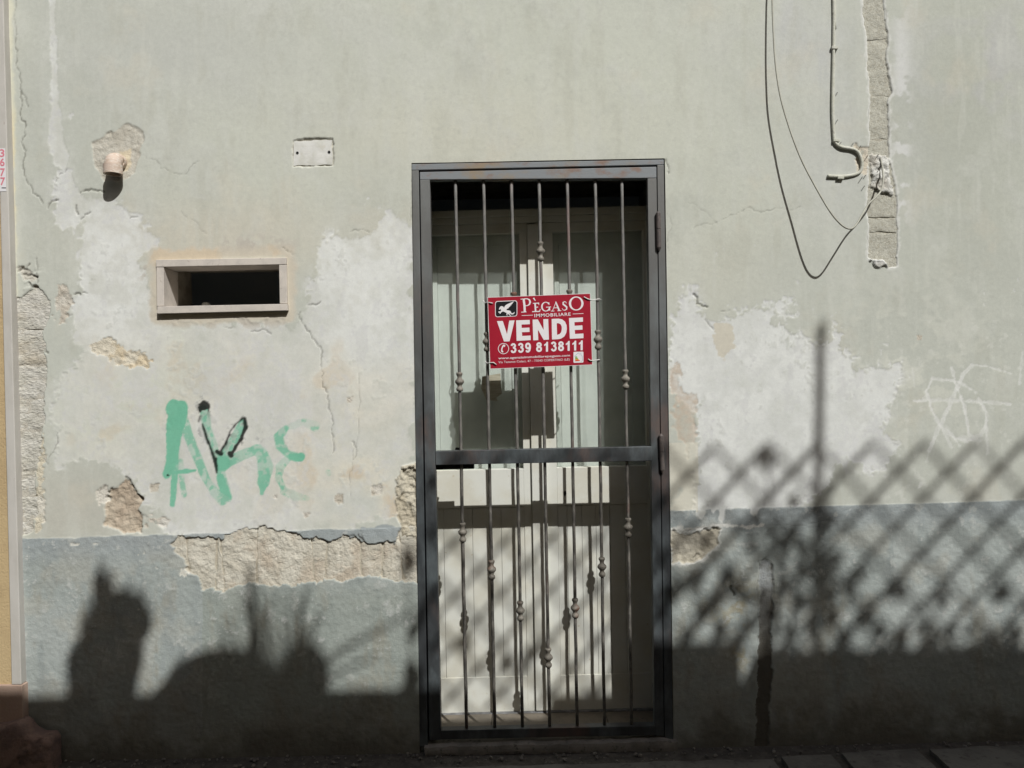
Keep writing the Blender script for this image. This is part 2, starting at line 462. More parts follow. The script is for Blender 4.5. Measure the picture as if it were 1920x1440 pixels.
# --- the old paint: green grey with warmer and bluer areas
col[:] = L((184, 186, 176))
blend((189, 191, 179), sm(-0.2, 0.7, N0 + 0.4 * N1) * 0.8)
blend((193, 195, 182), blob(1000, 130, 420, 260) * 0.7)
blend((180, 177, 166), blob(140, 960, 130, 90) * 0.8)
blend((183, 184, 184), np.clip(blob(1715, 180, 45, 160) + blob(1560, 130, 60, 120) + blob(1480, 60, 30, 80), 0, 1) * (0.55 + 0.4 * N2))
blend((199, 196, 180), blob(880, 250, 330, 90) * 0.45)
blend((183, 184, 178), blob(330, 90, 260, 120) * 0.6)
blend((178, 180, 171), blob(150, 250, 170, 260) * 0.5)
blend((173, 175, 164), blob(1800, 200, 170, 330) * 0.85)  # darker right side: lens falloff painted in along with duller paint
blend((178, 178, 175), blob(1850, 120, 90, 160) * sm(-0.2, 0.6, N2 + 0.5 * N1) * 0.8)
blend((184, 185, 181), blob(1560, 330, 90, 130) * 0.55)
blend((195, 189, 174), blob(420, 450, 230, 70) * 0.75)
blend((192, 191, 178), blob(1330, 520, 120, 120) * 0.5)
blend((189, 190, 183), sm(0.15, 0.7, N2 * 0.5 + N1 * 0.6) * 0.4)
blend((176, 176, 163), sm(0.2, 0.9, N5) * 0.35)
blend((197, 198, 188), sm(0.25, 0.9, fbm(PX + 50, PY * 0.22, 46, 3, 4)) * 0.35)
blend((174, 176, 166), sm(0.3, 0.85, fbm(PX - 300, PY + 70, 110, 4, 5, 0.72)) * 0.3)
blend((196, 190, 174), sm(0.35, 0.9, fbm(PX + 700, PY - 70, 130, 5, 5, 0.65)) * 0.3)
blend((195, 196, 188), sm(0.3, 0.9, NB) * 0.3)
blend((174, 175, 165), sm(0.6, 0.9, N4 + 0.3 * N3) * 0.25)
blend((193, 194, 185), sm(0.3, 0.8, fbm(PX, PY * 0.12, 9, 7, 3)) * 0.3)

# --- white undercoat laid bare
def white(pts, noise=12, strength=1.0, c=(215, 215, 212), step=0.0011, soft=1.5, fine=5):
    s = sdf(pts) + noise * (0.9 * N2 + 0.7 * N3) + fine * N4
    m = sm(-soft, soft, s)
    return m
W = np.zeros(PX.shape)
W = np.maximum(W, 0.8 * white([(92, -60), (103, -60), (105, 60), (107, 130), (112, 195), (118, 225), (120, 265), (130, 290), (122, 320), (104, 310), (96, 285), (92, 260), (96, 200), (97, 120), (93, 40)], 3, fine=2))
W = np.maximum(W, white([(112, 325), (135, 320), (145, 345), (170, 360), (222, 365), (228, 400), (258, 405), (265, 425), (298, 440), (298, 468), (270, 480), (262, 495),
                         (284, 530), (290, 600), (420, 602), (470, 612), (545, 603), (565, 560), (592, 520), (598, 470), (650, 440), (690, 432), (716, 400), (728, 385), (748, 392), (770, 420), (778, 700), (786, 880),
                         (750, 950), (690, 985), (620, 1008), (560, 1004), (490, 988), (440, 998), (400, 1012), (330, 1002), (285, 965), (255, 900), (200, 880), (150, 850), (95, 905), (120, 800), (95, 790), (128, 700), (150, 668), (135, 640), (145, 560), (165, 530), (150, 470), (160, 415), (120, 430), (102, 420), (110, 380)], 15))
W = np.maximum(W, white([(1262, 600), (1282, 560), (1300, 548), (1312, 575), (1345, 600), (1370, 585), (1400, 572), (1480, 556), (1492, 570), (1470, 590), (1440, 588), (1452, 615), (1500, 632), (1525, 660), (1560, 640), (1570, 612), (1580, 650),
                         (1600, 695), (1690, 688), (1672, 745), (1650, 800), (1690, 850), (1640, 880), (1590, 860), (1560, 905), (1500, 935), (1440, 975), (1420, 962), (1400, 978), (1370, 960), (1350, 988), (1330, 965), (1310, 985), (1308, 880), (1306, 760), (1262, 742)], 13, fine=9) * np.where(PY < 690, sm(-0.55, -0.35, fbm(PX, PY * 0.5, 26, 7, 5, 0.7) + 0.004 * (PY - 690) + 0.6 * (PX < 1420) + 0.15), 1))
for (cx, cy, rx, ry, th) in [(700, 370, 60, 40, 0.25), (190, 330, 70, 80, 0.35), (1450, 470, 80, 50, 0.62), (620, 450, 70, 60, 0.35), (1850, 560, 80, 90, 0.5), (1640, 650, 190, 80, 0.3), (1480, 520, 120, 60, 0.35), (1420, 450, 60, 60, 0.4),
                             (1800, 780, 130, 110, 0.55), (150, 720, 90, 90, 0.3), (1560, 640, 60, 80, 0.3), (1280, 500, 40, 120, 0.5), (370, 380, 120, 40, 0.7), (1700, 850, 120, 60, 0.4), (1790, 330, 40, 40, 0.55), (120, 880, 80, 70, 0.35)]:
    W = np.maximum(W, sm(0.0, 0.12, N3 * 0.6 + N2 * 0.5 + N4 * 0.25 - th - 2.0 * (1 - blob(cx, cy, rx, ry))))
# paint clinging on inside the bare areas
keep = sm(0.0, 0.15, 0.6 * N3 + 0.55 * N2 + 0.3 * N4 - 0.68) * 0.8
W = W * (1 - keep)
Wc = np.empty(PX.shape + (3,)); Wc[:] = np.where((PX < 900)[..., None], L((206, 206, 200)), L((206, 207, 203)))
def wb(c, m):
    global Wc
    m = np.clip(m, 0, 1)[..., None]; Wc = Wc * (1 - m) + L(c) * m
wb((212, 213, 209), sm(0.0, 0.5, N2 + 0.4 * N3))
wb((213, 214, 209), blob(690, 520, 90, 150) * 0.9)
wb((203, 203, 202), sm(0.35, 0.55, 0.7 * N3 + 0.6 * N4 + 0.3 * N1) * 0.8)
warm = sm(560, 640, PX + 30 * N1) * sm(640, 720, PY + 40 * N2) * (PX < 800) + blob(420, 680, 200, 60) * 0.8 + blob(620, 900, 260, 120) * 0.5 + blob(200, 800, 120, 160) * 0.7
wb((209, 204, 189), warm * (0.55 + 0.5 * N2))
wb((200, 201, 188), (blob(350, 620, 50, 90) + blob(180, 780, 120, 80) + blob(270, 740, 100, 60)) * sm(-0.3, 0.5, N3 + N2) * 0.8)
wb((196, 181, 158), sm(0.45, 0.85, N2 + 0.5 * N1) * warm * 0.6)
def blur(a, k):
    for ax in (0, 1):
        c = np.cumsum(np.concatenate([np.repeat(np.take(a, [0], ax), k + 1, ax), a, np.repeat(np.take(a, [-1], ax), k, ax)], ax), ax)
        n_ = a.shape[ax]
        a = (np.take(c, range(2 * k + 1, 2 * k + 1 + n_), ax) - np.take(c, range(0, n_), ax)) / (2 * k + 1)
    return a
N7 = fbm(PX, PY * 0.42, 17, 7, 4, 0.65)
for (cx, cy, rx, ry, th) in [(1430, 600, 170, 90, 0.30), (1300, 560, 45, 120, 0.35), (1640, 700, 120, 70, 0.40), (1900, 560, 50, 120, 0.5), (1560, 640, 60, 90, 0.35), (190, 400, 90, 110, 0.35), (610, 470, 60, 60, 0.35), (110, 760, 60, 160, 0.35), (1440, 900, 120, 50, 0.35),
                             (720, 400, 60, 50, 0.4), (120, 330, 40, 70, 0.3), (135, 210, 20, 60, 0.4), (200, 700, 120, 60, 0.35), (1350, 470, 60, 50, 0.6)]:
    bb = blob(cx, cy, rx, ry)
    W = np.maximum(W, sm(0.0, 0.14, 0.6 * N7 + 0.45 * N4 + 0.3 * N3 - th - 1.1 * (1 - bb)) * (bb > 0.3) * 0.9)
for (cx, cy, rx, ry, th) in [(1450, 640, 160, 70, 0.30), (1560, 740, 130, 60, 0.42), (1440, 850, 120, 60, 0.42), (220, 560, 80, 130, 0.36), (330, 650, 120, 50, 0.38), (640, 480, 50, 60, 0.4), (180, 760, 110, 80, 0.3), (480, 800, 200, 120, 0.55), (690, 900, 90, 90, 0.4)]:
    bb = blob(cx, cy, rx, ry)
    W = W * (1 - sm(0.0, 0.14, 0.6 * N7 + 0.45 * N4 + 0.3 * N3 - th - 1.1 * (1 - bb)) * (bb > 0.3) * 0.75)
Wre = sm(0.42, 0.58, blur(W, 6) + 0.55 * (0.55 * N4 + 0.45 * N3 + 0.4 * N7) * sm(0.02, 0.2, blur(W, 14)))
W = np.where((PX < 150) & (PY < 420), W, 0.6 * W + 0.4 * Wre) * np.clip(0.8 + 0.25 * N3 + 0.2 * N2 + 0.2 * (PX > 900), 0, 1)
Wb = blur(W, 4); Wb2 = blur(W, 12)
ghost = np.clip(Wb2 * (1 - W) * 1.6, 0, 1) * sm(-0.3, 0.5, N3 + 0.5 * N4)
blend((201, 202, 195), ghost * 0.75)
thin = sm(0.0, 0.9, fbm(PX + 400, PY, 80, 1, 5, 0.68)) * 0.45
blend(Wc, W * (1 - thin * (PX < 900)) * (0.93 - 0.15 * sm(0.1, 0.8, N3)))
blend((214, 215, 210), W * np.clip(blob(690, 540, 105, 190) + blob(225, 520, 80, 120) + 0.8 * blob(1430, 720, 210, 130), 0, 1) * (0.35 + 0.6 * sm(-0.4, 0.3, N3 + N2)))
blend((196, 196, 194), W * sm(0.3, 0.7, N5 + 0.6 * N4) * 0.45)
H -= 0.0012 * W
H += 0.0007 * np.clip(Wb * (1 - W) * 2, 0, 1) * sm(0.0, 0.5, N2 + 0.6 * N3) * (1 - sm(0.5, 0.7, Wb2))
# faint second coat: cream ghosts around the white
G2 = sm(-0.05, 0.25, N2 + 0.5 * N3 - 0.2) * np.clip(blob(640, 700, 140, 260) + blob(1700, 700, 160, 160), 0, 1)
blend((205, 205, 193), G2 * (1 - W) * 0.5)

# warm rusty margins round the niche
nq = [(292, 480), (540, 472), (542, 590), (296, 594)]
sn = sdf(nq, 60)
blend((194, 187, 172), sm(-20 + 0, -8, sn + 6 * N3) * (sn < 6))
blend((207, 176, 134), sm(-15, -4, sn + 7 * N3 + 4 * N4) * sm(0.15, -0.4, N2) * 0.4 * (PY < 500))
blend((198, 188, 168), sm(-15, -4, sn + 7 * N3 + 4 * N4) * 0.35)
blend((182, 176, 165), (sm(0.1, 0.3, N3 + N2 * 0.6 - 0.15) * (blob(470, 455, 90, 14) + blob(360, 455, 14, 8) + blob(440, 605, 110, 14) + blob(275, 520, 14, 40))) * 0.9)
# brown patch beside the gate
s = sdf([(1258, 690), (1270, 680), (1284, 735), (1305, 740), (1304, 820), (1290, 860), (1262, 800)]) + 9 * N3 + 5 * N4
m = sm(-1.5, 1.5, s); blend((186, 171, 153), m * 0.75 * (0.75 + 0.4 * N4)); H -= 0.0012 * m
s = np.where((PX > 1256) & (PX < 1309) & (PY > 830) & (PY < 960), 5 + 6 * N3, -99)
blend((203, 199, 184), sm(-1, 3, s) * 0.8)
s = sdf([(1345, 610), (1372, 612), (1378, 650), (1362, 675), (1346, 668)]) + 8 * N3 + 4 * N4
blend((196, 190, 174), sm(-1, 1, s) * 0.9)

# --- grey painted base
top_l = 1010 - (PX - 48) * 0.03 + 2.0 * N3
top_r = 957 - (PX - 1262) * 0.029 + 0.8 * N3
D = np.where(PX < 900, PY - top_l, PY - top_r)
Dm = sm(-1.2, 1.2, D)
drip = np.zeros(PX.shape)
for x0, x1, yb in [(1306, 1322, 968), (1332, 1345, 962), (1346, 1360, 976), (1404, 1424, 968), (1398, 1430, 958), (1326, 1366, 955)]:
    drip = np.maximum(drip, sm(-1.5, 1.5, sdf([(x0, 935), (x1, 935), (x1 - 1, yb - 5), ((x0 + x1) / 2, yb + 2), (x0 + 1, yb - 4)]) + 3 * N3))
Dm = Dm * (1 - drip)
DG = np.empty(PX.shape + (3,)); DG[:] = L((154, 160, 156))
def db(c, m):
    global DG
    m = np.clip(m, 0, 1)[..., None]; DG = DG * (1 - m) + L(c) * m
db((162, 167, 163), sm(-0.2, 0.6, N1 + 0.4 * N2))
db((148, 154, 151), sm(0.1, 0.7, N5))
db((164, 165, 157), sm(0.3, 0.8, N2 + 0.5 * N0) * 0.7)
db((146, 152, 153), sm(60, 10, np.abs(D)) * 0.7)
db((158, 148, 120), (blob(1370, 1140, 60, 60) + blob(1390, 1220, 20, 50)) * sm(-0.3, 0.6, N3) * 0.7)
db((142, 148, 140), sm(1060, 1130, PY) * (PX > 380) * (PX < 800) * 0.7)
db((146, 142, 128), sm(0.2, 0.8, fbm(PX, PY * 0.4, 70, 2, 5, 0.7)) * sm(1020, 1150, PY) * 0.55)
db((174, 176, 170), sm(0.62, 0.8, N3 + 0.4 * N4 + 0.2 * N2) * 0.5)
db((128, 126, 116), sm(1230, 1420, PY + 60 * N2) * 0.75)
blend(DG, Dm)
H += 0.0015 * Dm + 0.0009 * Dm * N4 + 0.0005 * Dm * N3
RG = RG + 0.42 * Dm
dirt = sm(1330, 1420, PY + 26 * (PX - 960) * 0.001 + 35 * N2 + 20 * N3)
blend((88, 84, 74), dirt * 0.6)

# scrapes in the base paint that show the pale render
s = N3 * 0.5 + N4 * 0.5 + 0.25 * N2
for (cx, cy, rx, ry, th) in [(250, 1040, 60, 14, 0.12), (345, 1080, 16, 36, 0.0), (285, 1065, 70, 24, 0.42), (150, 1020, 110, 8, 0.3), (365, 1150, 24, 30, 0.35), (260, 1140, 10, 8, -0.1), (230, 1000, 100, 8, 0.3)]:
    m = sm(0, 0.1, s - th - 2.0 * (1 - blob(cx, cy, rx, ry)))
    blend((203, 200, 188), m * 0.9); H -= 0.0022 * m
m = sm(0, 0.12, N4 + 0.4 * N3 - 0.86) * Dm * (PY < 1240); blend((178, 180, 176), m * 0.7); H -= 0.001 * m

# --- render that has fallen away
PART = np.zeros(PX.shape, int)      # 0 plaster, 1 grey base, 2 graffiti
def pit(pts, depth, c, c2, noise=6, fine=3, grain=0.9, rough=0.0022, rim=None, seed=0):
    global H, RG
    s = sdf(pts) + noise * (N3 + 0.5 * N2) + fine * N4
    m = sm(-1.0, 1.0, s)
    if rim: blend(rim, sm(-7, -3, s + 2 * N4) * (1 - m) * 0.8)
    blend(c, m); blend(c2, m * sm(-0.1, 0.6, N2 + 0.6 * N3))
    H = H - m * (depth + rough * N3 + rough * 0.9 * N4)
    RG = RG * (1 - m) + grain * m
    return m
# round the vent pipe
pit([(174, 266), (194, 258), (206, 248), (226, 238), (238, 231), (264, 244), (269, 262), (261, 292), (252, 322), (232, 340), (194, 340), (177, 308)], 0.0022, (181, 176, 163), (189, 185, 173), 2.5, 1.5, 0.7, 0.0018)
s = sdf([(226, 285), (244, 280), (244, 312), (228, 326)]) + 3 * N4
blend((205, 192, 165), sm(-2, 2, s) * 0.8)
pit([(549, 262), (624.5, 259), (625.5, 311), (550, 312.5)], 0.007, (190, 187, 174), (178, 174, 162), 1.5, 1.0, 0.6, 0.001)
# hollow left of the graffiti
hol = pit([(200, 944), (209, 917), (236, 896), (247, 910), (265, 937), (260, 954), (270, 972), (262, 996), (232, 1000), (200, 982)], 0.007, (177, 162, 143), (186, 173, 154), 4, 2, 0.9, 0.003)
pit([(180, 925), (196, 915), (200, 935), (188, 942)], 0.002, (196, 190, 176), (205, 200, 188), 7, 3)
pit([(268, 962), (300, 965), (322, 975), (310, 985), (275, 985)], 0.0018, (198, 191, 178), (208, 204, 194), 8, 4)
for (cx, cy, r) in [(276, 985, 4), (635, 935, 9), (655, 750, 5), (290, 915, 8), (705, 920, 9), (575, 965, 5), (1725, 633, 6), (516, 930, 3)]:
    pit([(cx - r, cy - r * .8), (cx + r, cy - r), (cx + r * .9, cy + r), (cx - r, cy + r)], 0.0015, (188, 180, 165), (200, 195, 184), 2, 2)
# left edge strip: bare rubble
left_strip = pit([(40, 560), (52, 548), (66, 535), (78, 545), (92, 570), (84, 600), (76, 625), (82, 660), (90, 690), (82, 730), (82, 790), (68, 880), (66, 1000), (30, 1006), (30, 560)], 0.0065, (182, 177, 165), (174, 168, 156), 3, 2, 0.9, 0.002)
m = pit([(66, 880), (82, 800), (84, 880), (80, 1000), (60, 1004)], 0.002, (200, 192, 172), (208, 203, 190), 6, 3)
pit([(34, 500), (58, 506), (70, 520), (62, 530), (44, 525)], 0.0035, (188, 184, 172), (196, 192, 180), 7, 4)
pit([(104, 530), (130, 540), (126, 600), (112, 610)], 0.0015, (188, 180, 166), (196, 190, 178), 8, 4)
pit([(160, 645), (205, 636), (240, 655), (290, 672), (280, 690), (235, 690), (190, 664)], 0.0016, (200, 186, 160), (206, 198, 180), 7, 5, 0.9, 0.003)
# long break between whitewash and grey base
band = [(322, 1022), (336, 1012), (418, 1014), (432, 1002), (455, 995), (490, 992), (540, 998), (572, 1010), (622, 1017), (645, 1008), (668, 1004), (684, 1020), (712, 1018), (745, 1016), (752, 990), (748, 960), (760, 905), (752, 880), (775, 872), (800, 900), (800, 1092),
        (740, 1086), (690, 1078), (640, 1086), (600, 1090), (520, 1100), (470, 1086), (425, 1104), (378, 1106), (372, 1078), (352, 1062), (340, 1046)]
bm_ = pit(band, 0.0095, (186, 178, 160), (174, 165, 148), 5, 2.5, 0.9, 0.001)
cr = pit([(742, 905), (752, 872), (800, 860), (800, 1010), (756, 1006), (748, 960)], -0.006, (192, 185, 167), (182, 173, 153), 5, 3, 0.9, 0.004)
s = sdf([(676, 988), (700, 990), (720, 985), (742, 986), (744, 1004), (690, 1006)]) + 3 * N3
m = sm(-1, 1, s); blend((152, 158, 158), m)
s = sdf([(664, 984), (676, 984), (684, 1004), (672, 1004)]) + 2 * N3
# hollow in the grey base right of the gate
pit([(1258, 994), (1300, 998), (1348, 993), (1344, 1016), (1326, 1034), (1306, 1050), (1262, 1054)], 0.006, (166, 160, 146), (184, 177, 160), 4, 2, 0.9, 0.003, rim=(204, 203, 196))
s = strokes(jag([(1262, 992), (1310, 990), (1350, 985), (1430, 984)], 4, 5), 5)
blend((206, 205, 198), sm(-1, 1, s + 2 * N4))
# old chase down through the grey base
ch = pit([(1424, 1052), (1434, 1045), (1447, 1052), (1449, 1080), (1446, 1180), (1447, 1260), (1442, 1330), (1438, 1410), (1414, 1410), (1418, 1330), (1420, 1230), (1422, 1130)], 0.005, (150, 153, 152), (128, 127, 120), 3, 1.5, 0.9, 0.0018)
blend((62, 60, 54), ch * sm(1120, 1215, PY + 14 * N2) * 0.9)
blend((112, 108, 98), ch * sm(1095, 1110, PY) * 0.5)
# chase for the cables, upper right
chase = [(1618, -200), (1656, -200), (1655, 0), (1659, 38), (1664, 70), (1661, 110), (1668, 160), (1671, 172), (1664, 185), (1665, 265), (1666, 292), (1676, 340), (1682, 372), (1680, 395), (1683, 430), (1680, 498), (1668, 500), (1655, 488), (1640, 488), (1629, 482), (1630, 420), (1627, 400), (1629, 345), (1631, 250), (1631, 185), (1627, 130), (1625, 60), (1619, 20)]
cm = pit(chase, 0.0072, (180, 176, 162), (170, 165, 150), 1.5, 1.0, 0.9, 0.0008, rim=(206, 206, 200))
m = pit([(1634, 292), (1660, 290), (1668, 300), (1672, 345), (1676, 366), (1652, 362), (1634, 350)], -0.011, (206, 205, 198), (186, 182, 172), 5, 3, 0.9, 0.005)
m = pit([(1632, 486), (1655, 484), (1664, 496), (1640, 498)], -0.010, (208, 207, 202), (196, 194, 186), 4, 3, 0.7, 0.003)
blend((208, 208, 205), (sm(0.1, 0.5, N3 + N2 - 0.1) * np.clip(blob(1690, 200, 16, 220) + blob(1690, 330, 14, 60), 0, 1)) * 0.8)
m = pit([(1606, 275), (1626, 280), (1626, 330), (1606, 325)], 0.0015, (205, 196, 178), (196, 188, 172), 5, 3)

# --- cracks
cracks = [
    ([(30, 0), (31, 60), (33, 95), (30, 118), (38, 150), (40, 172), (50, 185), (52, 200)], 1.6, 0.7), ([(38, 172), (37, 212), (48, 235), (46, 250), (42, 262), (46, 290), (44, 300), (42, 310), (52, 345), (60, 362), (80, 382)], 1.8, 0.85),
    ([(104, 340), (112, 325), (124, 318)], 1.5, 0.6), ([(90, 390), (97, 377), (108, 375)], 2, 0.8), ([(150, 362), (165, 358), (178, 356), (195, 360)], 2.0, 0.9), ([(150, 412), (158, 402), (168, 398)], 1.8, 0.8), ([(142, 385), (146, 402)], 2, 0.8),
    ([(244, 409), (258, 407)], 1.5, 0.7), ([(33, 508), (42, 504), (50, 504), (55, 495)], 2.2, 0.9), ([(42, 514), (54, 516), (70, 520)], 2.5, 1.0), ([(68, 484), (70, 505), (71, 530)], 1.4, 0.7), ([(54, 529), (58, 535)], 2.6, 1), ([(60, 538), (70, 538)], 2.4, 1),
    ([(31, 573), (52, 562), (60, 550), (70, 545)], 3.0, 0.9), ([(70, 545), (82, 553), (92, 565), (92, 577)], 2.2, 1.0), ([(139, 552), (142, 550), (150, 553)], 2.2, 1), ([(155, 548), (162, 550)], 1.8, 0.9), ([(128, 592), (135, 590)], 1.5, 0.7), ([(92, 575), (84, 605), (80, 612)], 1.8, 0.8), ([(76, 630), (83, 645), (89, 662)], 2.4, 1),
    ([(562, 585), (566, 605), (580, 622), (592, 642), (600, 650), (602, 675), (606, 700), (605, 715), (612, 735), (616, 760), (622, 800), (624, 850)], 1.5, 0.75),
    ([(302, 316), (320, 322), (348, 327), (360, 312), (372, 303)], 1.2, 0.5), ([(268, 290), (285, 298), (302, 316)], 1.0, 0.4), ([(340, 395), (372, 420), (392, 442)], 1.0, 0.35), ([(530, 465), (545, 472), (550, 478)], 1.5, 0.7),
    ([(578, 572), (588, 571), (600, 566)], 1.6, 0.8), ([(470, 622), (490, 618), (508, 626)], 1.4, 0.7), ([(418, 612), (436, 614)], 1.4, 0.6), ([(656, 435), (672, 433), (692, 436)], 1.4, 0.6),
    ([(672, 700), (674, 760), (668, 830), (660, 870), (655, 895), (658, 930)], 1.1, 0.45), ([(660, 828), (668, 840), (662, 862)], 1.8, 0.8),
    ([(426, 1010), (440, 1003), (455, 998), (480, 994)], 2.0, 0.9), ([(478, 998), (500, 996), (520, 998), (540, 1000), (558, 1006)], 3.8, 1.0), ([(558, 1006), (572, 1012), (600, 1013), (622, 1018)], 3.2, 1.0), ([(622, 1018), (640, 1010), (664, 1004)], 2.2, 0.9), ([(672, 1002), (684, 1018), (705, 1020), (745, 1016)], 2.4, 1.0), ([(674, 990), (680, 1006), (684, 1018)], 1.4, 0.7),
    ([(752, 880), (764, 892), (778, 900)], 1.8, 0.8), ([(750, 955), (768, 958), (784, 950)], 1.5, 0.7),
    ([(236, 895), (247, 909), (256, 926), (265, 938)], 3.0, 1.0), ([(206, 917), (220, 912), (236, 918), (256, 936)], 1.6, 0.7), ([(264, 962), (280, 972), (292, 982), (306, 985)], 1.6, 0.7), ([(186, 922), (196, 912)], 1.6, 0.8),
    ([(72, 857), (84, 862), (90, 870), (98, 850), (104, 838), (108, 812)], 1.4, 0.7), ([(40, 884), (66, 880), (72, 860)], 1.4, 0.6),
    ([(1300, 552), (1307, 560), (1306, 570), (1318, 575), (1326, 576)], 2.4, 1.0), ([(1352, 583), (1368, 581)], 1.4, 0.7), ([(1322, 600), (1328, 608), (1338, 618)], 1.5, 0.7), ([(1380, 402), (1396, 392), (1420, 396), (1445, 395), (1458, 390), (1500, 388)], 1.1, 0.5), ([(1300, 430), (1340, 418), (1380, 402)], 1.0, 0.35),
    ([(1247, 300), (1252, 312), (1254, 325)], 1.8, 0.9), ([(1290, 380), (1320, 395), (1345, 420)], 0.9, 0.3), ([(1370, 1100), (1373, 1108), (1376, 1116)], 4.0, 0.9), ([(1424, 1060), (1421, 1052), (1434, 1046), (1447, 1054), (1449, 1075)], 1.6, 0.8), ([(1424, 1066), (1422, 1140), (1420, 1200)], 1.2, 0.5), ([(1447, 1080), (1446, 1150), (1444, 1200)], 1.4, 0.6),
    ([(1258, 986), (1272, 995), (1300, 993), (1330, 988)], 1.6, 0.7), ([(1300, 1046), (1312, 1040)], 2.5, 0.9), ([(1430, 984), (1520, 981), (1600, 978)], 1.0, 0.4), ([(1252, 395), (1258, 430), (1254, 470)], 1.0, 0.4), ([(770, 330), (772, 380), (768, 420)], 1.3, 0.5),
    ([(1626, 60), (1628, 130), (1631, 185), (1631, 250)], 1.5, 0.45), ([(1660, 90), (1663, 150), (1671, 172), (1663, 184), (1665, 260)], 1.6, 0.45), ([(1629, 345), (1628, 400), (1630, 420), (1630, 470), (1636, 486)], 1.5, 0.45), ([(1682, 375), (1679, 400), (1682, 440), (1679, 495)], 1.6, 0.45), ([(1619, 12), (1618, 25), (1623, 48)], 1.5, 0.8), ([(1655, 10), (1660, 38)], 1.3, 0.7),
]
for i, (pts, w, a) in enumerate(cracks):
    s = strokes(jag(pts, 5, i), w * (0.75 if w < 2 else 1.05), margin=10)
    m = sm(-1.2, 0.9, s + 0.7 * N4) * a
    H -= 0.0048 * m * min(1.0, w / 2)
    blend((70, 66, 56), m * 0.66)
# flakes curled at the left edge
m = sm(0.35, 0.5, N6 + 0.4 * N4) * blob(55, 520, 22, 45)
H += 0.0035 * m
# a scatter of pinholes and specks
# pale strip down the left edge of the wall
blend((204, 202, 182), sm(4, -3, PX - (22 + 0.018 * PY) + 4 * N3) * (PY < 560) * 0.7)
blend((208, 192, 150), sm(6, -3, PX - (20 + 0.018 * PY) + 4 * N3) * sm(180, 260, PY) * sm(480, 380, PY) * 0.6)
# scratched sign of a ring and a letter A
for pts, w, a in [([(1785, 690), (1795, 725), (1808, 760), (1815, 800), (1820, 825)], 6, 0.9), ([(1822, 685), (1805, 705), (1790, 740), (1770, 785), (1755, 815), (1742, 845)], 8, 0.8), ([(1716, 752), (1760, 750), (1820, 752), (1895, 757)], 6, 0.75),
                  ([(1822, 684), (1850, 686), (1885, 697), (1905, 703)], 3, 0.8), ([(1748, 710), (1775, 712), (1800, 716), (1830, 735)], 6, 0.8), ([(1748, 712), (1738, 735), (1748, 770), (1765, 800), (1790, 820), (1815, 828), (1840, 815), (1850, 795), (1848, 770), (1835, 748)], 6, 0.85),
                  ([(1760, 790), (1785, 838)], 4, 0.7), ([(1775, 800), (1800, 835)], 4, 0.7), ([(1850, 800), (1852, 850)], 4, 0.7), ([(1690, 680), (1688, 715), (1672, 760), (1662, 795)], 4, 0.6), ([(1712, 690), (1715, 725)], 4, 0.5), ([(1742, 845), (1738, 865)], 4, 0.5), ([(1918, 660), (1912, 720)], 5, 0.6),
                  ([(1720, 755), (1740, 738)], 3, 0.6), ([(1800, 820), (1838, 826)], 7, 0.7), ([(1722, 915), (1728, 905)], 3, 0.9)]:
    s = strokes(pts, w) + 2.2 * N4 + 1.2 * N3
    m = sm(-1, 1.2, s) * a * (0.92 - 0.35 * sm(-0.2, 0.6, N3 + 0.6 * N4)); blend((212, 212, 207), m); H -= 0.0006 * m
# light scuffs over the right-hand side
m = sm(0.62, 0.72, fbm(PX * 0.6 + PY * 0.8, PY * 0.6 - PX * 0.8, 16, 6, 4)) * (PX > 1660) * (PY > 600) * (PY < 940)
blend((206, 206, 198), m * 0.35)

